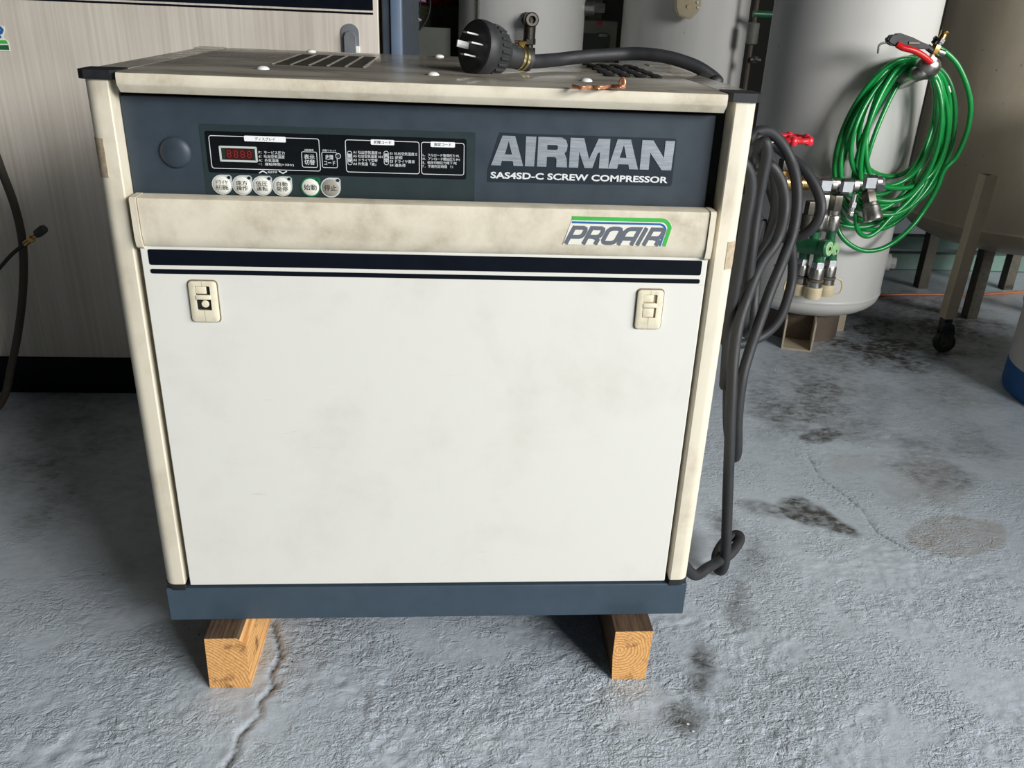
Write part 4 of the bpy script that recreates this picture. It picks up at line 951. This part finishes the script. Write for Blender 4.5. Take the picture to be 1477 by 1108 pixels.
YG = 1.295
def PB(px, py, dy=0.): return P(px, py, y=YG+dy)
gn = thing('blow_gun', 'black air blow gun with red trigger lever on top of the green hose coil', 'air gun', tuple(PB(1315, 62)))
body = [(1277, 59), (1281, 52), (1285, 53), (1296, 47), (1303, 50), (1313, 56), (1326, 60), (1338, 64), (1340, 68), (1337, 71), (1322, 71), (1310, 68), (1297, 66), (1287, 67), (1280, 63)]
b = B(); b.prism([(PB(x, y).x, PB(x, y).z) for x, y in body], 'y', YG-.013, YG+.013); bmesh.ops.bevel(b.bm, geom=list(b.bm.edges), offset=.004, segments=2, affect='EDGES'); b.make('gun_body', M['black'], gn, 50)
b = B(); b.tube(smooth_path([PB(1279, 61), PB(1272, 62.5), PB(1268, 66), PB(1267, 71), PB(1266.5, 77)], 5), .0032, 8); b.make('nozzle', M['steel'], gn)
b = B(); b.tube(smooth_path([PB(1294, 64, -.012), PB(1303, 69, -.018), PB(1318, 73, -.022), PB(1332, 81, -.022), PB(1342, 90, -.018)], 6), .0085, 10); b.make('trigger_lever', M['red_plastic'], gn, 60)
b = B(); b.box(*(lambda p: (p.x-.016, p.x+.016, p.y-.004, p.y+.004, p.z-.004, p.z+.004))(PB(1318, 62, -.012)), .001, 1); b.make('grip_inlay', M['steel_dark'], gn)
b = B(); b.tube([PB(1338, 68), PB(1346, 74)], .009, 10); b.make('swivel', M['black'], gn)
b = B(); hexcyl(b, PB(1346, 77), PB(1352, 65), .0125); b.cyl(PB(1343, 84), PB(1347, 75), .0075, seg=12); b.make('brass_nut', M['brass'], gn, 25)
b = B(); b.cyl(PB(1352, 66), PB(1357, 58), .009, seg=14); hexcyl(b, PB(1355, 62), PB(1359, 55.5), .0115); b.make('silver_ring', M['chrome'], gn, 25)
b = B(); b.lathe([(.0085, 0), (.0105, .004), (.0095, .016), (.0115, .020), (.0115, .024)], PB(1357, 58), PB(1363, 47)-PB(1357, 58), 16); b.make('brass_inlet', M['brass'], gn, 30)
b = B(); b.cyl(PB(1352, 74), PB(1362, 77.5), .0095, seg=14, ch=.002); b.make('hose_clamp_nut', M['steel'], gn)
b = B(); b.cyl(PB(1341, 82, -.01), PB(1348, 88, -.01), .009, seg=12); b.make('white_nut', M['white_cap'], gn)
b = B(); b.tube(smooth_path([PB(1345, 62, .02), PB(1350, 57, .02), PB(1348, 54, .02)], 4), .006, 8); b.make('side_knob', M['black'], gn)

# ------------------------------------------------------------------ caster pole, drum, beams, orange cable
cpz = P(1426, 252, y=1.50); pbz = P(1369, 446, y=1.50)
cp = thing('caster_pole', 'leaning square beige tube on black caster wheels before the beige tank', 'pole', (pbz.x, 1.5, 0))
b = B(); h_ = .0195; x0, z0, x1, z1 = pbz.x, pbz.z-.03, cpz.x, cpz.z
pl_ = []
for (xx, zz) in ((x0, z0), (x1, z1)):
    pl_.append([(xx-h_, 1.48, zz), (xx+h_, 1.48, zz), (xx+h_, 1.52, zz), (xx-h_, 1.52, zz)])
inn = [(x1-h_+.003, 1.483, z1), (x1+h_-.003, 1.483, z1), (x1+h_-.003, 1.517, z1), (x1-h_+.003, 1.517, z1)]
inb = [(p[0], p[1], z1-.05) for p in inn]
A, C_, I, J = [[b.bm.verts.new(p) for p in q] for q in (pl_[0], pl_[1], inn, inb)]
for k in range(4):
    j = (k+1) % 4; b.bm.faces.new((A[k], A[j], C_[j], C_[k])); b.bm.faces.new((C_[k], C_[j], I[j], I[k])); b.bm.faces.new((I[k], I[j], J[j], J[k]))
b.bm.faces.new(A[::-1]); b.bm.faces.new(J); b.make('square_tube', M['tube'], cp)
b = B(); b.box(pbz.x-.016, pbz.x+.016, 1.485, 1.515, .06, pbz.z-.005, .002, 1); b.make('inner_stem', M['steel_dark'], cp)
w1 = P(1365, 477, y=1.47); b = B(); b.lathe([(.010, 0), (.022, 0), (.024, .003), (.024, .017), (.022, .020), (.010, .020)], (w1.x+.004, 1.465, max(w1.z, .085)), (0, 1, 0), 28); b.make('brake_wheel', M['black'], cp, 30)
b = B(); wr = .036; b.lathe([(.012, 0), (.030, 0), (wr-.001, .003), (wr, .008), (wr, .018), (wr-.001, .022), (.030, .025), (.012, .025)], (pbz.x-.004, 1.47, wr), (.35, 1, 0), 36); b.make('caster_wheel', M['black'], cp, 30)
b = B(); b.lathe([(0, -.001), (.014, -.001), (.014, .027), (0, .027)], (pbz.x-.004, 1.47, wr), (.35, 1, 0), 20); b.make('wheel_hub', M['steel_dark'], cp)
b = B(); b.box(pbz.x-.022, pbz.x+.02, 1.462, 1.467, .03, .078, .001, 1); b.box(pbz.x-.022, pbz.x+.02, 1.50, 1.505, .03, .078, .001, 1); b.box(pbz.x-.022, pbz.x+.02, 1.462, 1.505, .074, .080); o = b.make('caster_fork', M['steel_dark'], cp)

dr = thing('plastic_drum', 'pale drum with a blue lower band, cut off by the right edge', 'drum', (2.018, 1.085, 0))
Rd = .285
b = B(); b.lathe([(Rd-.012, 0), (Rd-.003, .004), (Rd, .014), (Rd, .092)], (2.018, 1.085, 0), (0, 0, 1), 64); b.make('blue_band', M['drum_blue'], dr, 40)
b = B(); b.lathe([(Rd, .092), (Rd, .262), (Rd+.004, .267), (Rd+.006, .274), (Rd+.004, .281), (Rd-.001, .286), (Rd, .560), (Rd+.004, .565), (Rd+.006, .572), (Rd+.004, .579), (Rd-.001, .585), (Rd-.001, .86), (Rd+.004, .868), (Rd+.003, .882), (Rd-.006, .885), (Rd-.02, .872), (0, .870)], (2.018, 1.085, 0), (0, 0, 1), 64); b.make('drum_body', M['drum_grey'], dr, 40)
b = B(); b.lathe([(Rd-.001, .378), (Rd+.0015, .379), (Rd+.0015, .397), (Rd-.001, .398)], (2.018, 1.085, 0), (0, 0, 1), 64); b.make('red_stripe', M['red'], dr, 40)
for (z0, z1) in ((.004, .078), (.100, .158)):
    b = B(); b.box(1.50, 3.2, 2.47, 2.52, z0+.0, z1, .003, 1)
    o = b.make('steel_beam', M['beam'], None, origin=(2.1, 2.5, z0)); tag(o, ('lower' if z0 < .05 else 'upper')+' dusty green steel beam on the floor behind the tanks', 'beam')
b = B()
oc_ = smooth_path([(1.30, 2.02, .006), (1.5, 2.05, .006), (1.75, 2.08, .006), (1.95, 2.10, .006), (2.2, 2.11, .006), (2.6, 2.2, .006)], 8); b.tube(oc_, .0055, 8)
o = b.make('orange_cable', M['orange'], None, origin=(1.9, 2.1, 0)); tag(o, 'thin orange cable on the floor behind the right tanks', 'cable')

# ------------------------------------------------------------------ left cabinet and old hose
CBY = 1.085
cb_ = thing('machine_cabinet', 'tall dusty cream machine cabinet behind the compressor on the left', 'cabinet', (-1.0, 1.5, 0))
b = B(); b.box(-2.05, -.100, CBY, 2.0, 0, .108, .003, 1); b.make('cabinet_base', M['stripe'], cb_)
b = B(); b.box(-2.05, -.135, CBY+.02, 2.0, .108, 1.60); b.make('cabinet_core', M['gap'], cb_)
b = B(); b.box(-1.95, -.1565, CBY-.004, CBY+.02, .110, 1.055, .002, 1); dr_ = b.make('cabinet_door', M['cabinet'], cb_)
b = B(); b.box(-1.95, -.1565, CBY-.004, CBY+.02, 1.062, 1.58, .002, 1); b.make('upper_panel', M['stripe'], cb_)
b = B(); b.prism(rrect(-1.90, -.168, .9995, 1.0040, .001, 3), 'y', CBY-.0048, CBY-.0036); b.make('thin_stripe', M['stripe'], dr_, smooth=False)
b = B(); b.prism(rrect(-1.90, -.168, 1.0085, 1.048, .002, 3), 'y', CBY-.0048, CBY-.0036); b.make('wide_stripe', M['stripe'], dr_, smooth=False)
b = B(); b.box(-.148, -.128, CBY+.004, CBY+.03, .108, 1.6, .003, 1); b.make('post_inner', M['slate'], cb_)
b = B(); b.box(-.128, -.101, CBY-.004, CBY+.03, .108, 1.6, .004, 2); b.make('corner_post', M['post'], cb_)
b = B(); b.box(-.112, -.101, CBY+.03, 2.0, .108, 1.6, .002, 1); b.make('cabinet_side', M['slate'], cb_)
hp = P(505, 60, y=CBY-.01)
b = B(); b.prism(rrect(hp.x-.021, hp.x+.021, hp.z-.14, P(505, 34, y=CBY).z, .0205, 8), 'y', CBY-.0075, CBY-.003); hd = b.make('handle_plate', M['handle'], dr_, 40)
b = B(); b.prism(rrect(hp.x-.013, hp.x+.013, hp.z-.13, P(505, 44, y=CBY).z, .0125, 8), 'y', CBY-.018, CBY-.0075); bmesh.ops.bevel(b.bm, geom=list(b.bm.edges), offset=.002, segments=2, affect='EDGES'); b.make('handle_lever', M['handle'], dr_, 40)
b = B(); b.box(hp.x+.013, hp.x+.022, CBY-.010, CBY-.004, hp.z-.13, P(512, 66, y=CBY).z, .001, 1); b.make('handle_key_plate', M['white_cap'], dr_)
# fragment of the brand decal at the frame edge
yd = CBY-.0055
def PC(px, py): q = P(px, py, y=yd); return (q.x, q.z)
def decal(pts, m, name, dy=0.):
    b = B(); b.prism([PC(*p) for p in pts], 'y', yd-.0006-dy, yd+.0006); b.make(name, m, dr_, smooth=False)
decal([(-70, 42), (-2, 36), (6, 38), (7, 45), (5, 54), (12, 60), (15, 74), (-70, 72)], M['white_decal'], 'decal_backing')
decal([(-68, 58), (9, 58), (12, 63), (-68, 62)], M['green_line'], 'light_green_band', .0006); decal([(-68, 65), (12.5, 65), (13.5, 72), (-68, 70)], M['green_body'], 'dark_green_band', .0006)
b = B()
for pth in ([(-12, 55), (-8, 40)], [(-8, 40), (1, 40), (3.5, 43), (2, 47), (-2, 48.5), (-9, 48.5)], [(-3, 48.5), (1.5, 55)]): ribbon(b, [PC(*p) for p in pth], .0062, yd-.0014, yd-.0004)
b.make('decal_letter', M['blue_line'], dr_, smooth=False)
oh = thing('old_air_hose', 'worn dark hose hanging before the left cabinet, brass nipple end sticking out', 'hose', tuple(P(5, 570, y=.95)))
b = B(); b.tube(smooth_path([P(x, y, y=d) for x, y, d in [(-90, -260, .98), (-85, -60, .98), (-62, 60, .97), (-25, 170, .96), (0, 240, .95), (22, 300, .95), (33, 355, .95), (33, 420, .95), (26, 480, .95), (16, 530, .95), (5, 575, .94), (-20, 600, .92), (-70, 615, .92)]], 8), .0095, 12); b.make('hose_run', M['hose_old'], oh)
b = B(); b.tube(smooth_path([P(x, y, y=.938) for x, y in [(-30, 420), (0, 386), (18, 366), (36, 352)]], 6), .0045, 10); b.make('thin_branch', M['black'], oh)
a_, e_ = P(36, 352, y=.935), P(62, 331, y=.92); d_ = (e_-a_)
b = B(); b.cyl(a_, a_+d_*.35, .0065, seg=10); hexcyl(b, a_+d_*.3, a_+d_*.45, .0085); b.cyl(a_+d_*.42, a_+d_*.75, .005, seg=10); b.make('brass_nipple', M['brass'], oh, 30)
b = B(); hexcyl(b, a_+d_*.66, a_+d_*1.08, .0105); b.make('black_nut', M['black'], oh, 30)

# ------------------------------------------------------------------ dim things between the cabinet and the tanks
def fan(name, label, c, R, blade_mat, y):
    t = thing(name, label, 'fan', (c[0], y, 0)); cx, cz = c
    for rr, dy in ((R, -.03), (R*.98, .03), (R*.72, -.055), (R*.42, -.065)):
        b = B(); b.tube([(cx+rr*math.cos(2*math.pi*k/48), y+dy, cz+rr*math.sin(2*math.pi*k/48)) for k in range(48)], .0035 if rr > R*.9 else .0018, 6, True); b.make('guard_ring', M['black'], t)
    for k in range(40):
        a = 2*math.pi*k/40; b = B(); b.tube([(cx+R*.15*math.cos(a), y-.068, cz+R*.15*math.sin(a)), (cx+R*.6*math.cos(a), y-.062, cz+R*.6*math.sin(a)), (cx+R*math.cos(a), y-.03, cz+R*math.sin(a))], .0011, 4); b.make('guard_wire', M['steel_dark'], t)
    for k in range(4):
        a0 = math.pi/2*k+.5; b = B(); ol = []
        for q in range(9):
            u = q/8; ol.append((R*(.16+.72*u), a0-.10-.38*math.sin(u*math.pi*.5)))
        for q in range(8, -1, -1):
            u = q/8; ol.append((R*(.16+.72*u), a0+.10+.40*math.sin(u*math.pi*.5)))
        f1 = [b.bm.verts.new((cx+r_*math.cos(a), y+.02*math.sin((a-a0)*2), cz+r_*math.sin(a))) for r_, a in ol]
        f2 = [b.bm.verts.new((v.co.x, v.co.y+.003, v.co.z)) for v in f1]; n = len(ol)
        b.bm.faces.new(f1); b.bm.faces.new(f2[::-1])
        for i in range(n): b.bm.faces.new((f1[i], f2[i], f2[(i+1) % n], f1[(i+1) % n]))
        b.make('blade', blade_mat, t, 60)
    b = B(); b.lathe([(R*.17, -.05), (R*.17, .05), (R*.12, .08), (0, .08)], (cx, y, cz), (0, 1, 0), 24); b.make('hub', M['black'], t)
    b = B(); b.cyl((cx, y+.09, 0.02), (cx, y+.09, cz), .015); b.make('stand', M['black'], t)
    b = B(); b.lathe([(.17, 0), (.17, .012), (.02, .03)], (cx, y+.09, 0), (0, 0, 1), 32); b.make('fan_base', M['black'], t)
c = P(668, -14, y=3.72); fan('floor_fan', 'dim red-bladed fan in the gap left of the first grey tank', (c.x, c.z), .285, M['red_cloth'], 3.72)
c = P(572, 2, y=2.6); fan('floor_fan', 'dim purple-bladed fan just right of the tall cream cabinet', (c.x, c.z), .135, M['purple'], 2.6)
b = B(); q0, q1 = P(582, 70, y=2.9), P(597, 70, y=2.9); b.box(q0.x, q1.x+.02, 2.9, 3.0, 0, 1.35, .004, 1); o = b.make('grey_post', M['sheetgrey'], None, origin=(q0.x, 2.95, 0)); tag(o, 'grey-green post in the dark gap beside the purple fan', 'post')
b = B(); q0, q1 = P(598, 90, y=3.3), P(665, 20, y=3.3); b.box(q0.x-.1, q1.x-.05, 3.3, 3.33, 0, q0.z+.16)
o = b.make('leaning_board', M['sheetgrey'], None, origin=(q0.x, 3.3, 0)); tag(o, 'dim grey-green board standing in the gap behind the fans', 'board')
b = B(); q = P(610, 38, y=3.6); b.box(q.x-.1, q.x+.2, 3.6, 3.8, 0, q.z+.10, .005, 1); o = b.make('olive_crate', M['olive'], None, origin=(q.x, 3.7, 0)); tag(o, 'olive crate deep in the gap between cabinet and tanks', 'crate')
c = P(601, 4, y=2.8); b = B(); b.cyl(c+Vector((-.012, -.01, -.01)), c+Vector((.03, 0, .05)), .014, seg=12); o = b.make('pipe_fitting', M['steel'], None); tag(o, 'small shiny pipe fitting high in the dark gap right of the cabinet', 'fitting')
o['label'] = 'small shiny pipe end high in the dark gap beside the cabinet'
b = B(); b.cyl(c+Vector((.03, 0, .05)), c+Vector((.03, 0, .6)), .010, seg=10); p_ = b.make('riser', M['steel_dark'], o)
# box between tanks A and B
bx0, bx1 = P(842, 60, y=3.64), P(889, 60, y=3.64); zt = P(866, 30, y=3.64).z
ib = thing('control_box', 'pale green box with pink tape seen between the two rear grey tanks', 'box', ((bx0.x+bx1.x)/2, 3.74, 0))
b = B(); b.box(bx0.x-.12, bx1.x, 3.64, 3.84, 0, zt, .004, 1); b.make('box_body', M['ibox'], ib)
b = B(); b.prism(rrect(bx0.x-.06, bx1.x-.035, P(866, 130, y=3.64).z, P(866, 49, y=3.64).z, .012), 'y', 3.632, 3.642); b.make('recessed_door', M['sheetgrey'], ib, 40)
b = B(); q = P(868, 50, y=3.62); b.box(q.x-.02, q.x+.03, 3.615, 3.64, q.z-.012, q.z+.006, .002, 1); b.make('door_handle', M['steel'], ib)
q = P(864.5, 33.5, y=3.637); b = B(); b.box(q.x-.016, q.x+.018, 3.636, 3.639, q.z-.008, q.z+.010); b.make('pink_tape', M['pink'], ib, smooth=False)
q = P(858, 15, y=3.88); b = B(); b.box(q.x-.09, q.x+.04, 3.88, 3.96, 0, 1.35, .004, 1); o = b.make('pale_panel', M['ibox'], None, origin=(q.x, 3.92, 0)); tag(o, 'pale upright panel behind the pink-taped box', 'panel')
q = P(895, 60, y=3.98); b = B(); b.box(q.x-.25, q.x+.3, 3.98, 4.06, 0, 1.15, .004, 1); o = b.make('grey_board', M['sheetgrey'], None, origin=(q.x, 4.02, 0)); tag(o, 'dim grey board behind the gap between the rear grey tanks', 'board')
# pipes between tank B and C
c = P(1084, 60, y=2.9); fpz = thing('pipe_stand', 'dim vertical pipe with a green cross pipe in the gap left of the hose tank', 'pipe', (c.x, 2.9, 0))
b = B(); b.cyl((c.x, 2.9, 0), (c.x, 2.9, 1.6), .010, seg=12); b.make('riser', M['rust'], fpz)
q = P(1086, 50, y=2.9); b = B(); b.cyl((c.x, 2.9, q.z-.04), (c.x, 2.9, q.z+.05), .026, seg=16, ch=.004); b.make('filter_bowl', M['sheetgrey'], fpz)
q = P(1084, 86, y=2.88); b = B(); b.cyl((c.x, 2.88, q.z), (c.x+.045, 2.87, q.z), .012, seg=12); hexcyl(b, (c.x+.012, 2.88, q.z), (c.x+.03, 2.875, q.z), .017); b.make('steel_fitting', M['steel'], fpz, 30)
c2 = P(1088, 20, y=2.9); b = B(); b.cyl((c.x-.01, 2.9, c2.z), (c.x+.5, 2.9, c2.z), .015, seg=12); b.make('green_cross_pipe', M['green_body'], fpz)
# small paint flakes lying on the floor
for i, (px, py) in enumerate(((1094, 973), (1000, 1054), (800, 985), (1252, 645), (1118, 533), (215, 1048), (336, 1040), (806, 984), (1418, 716))):
    q = P(px, py, z=.003); b = B(); n = 6; b.prism([(q.x+.0022*math.cos(k*1.05+i)*(.6+.5*random.random()), q.y+.0022*math.sin(k*1.05+i)*(.6+.5*random.random())) for k in range(n)], 'z', .0012, .0019)
    o = b.make('paint_flake', M['white_cap'], None, smooth=False, origin=(q.x, q.y, .0012)); tag(o, 'white paint flake on the floor '+('below and right of the right wooden block', 'near the bottom edge, right of centre', 'in the shade just left of the right block', 'right of the cable knot, near the floor crack', 'beside the front foot of the hose tank', 'in the lower left corner area', 'beside the crack below the left block', 'very close to the left face of the right block', 'in front of the pale blue-banded drum')[i], 'paint flake')
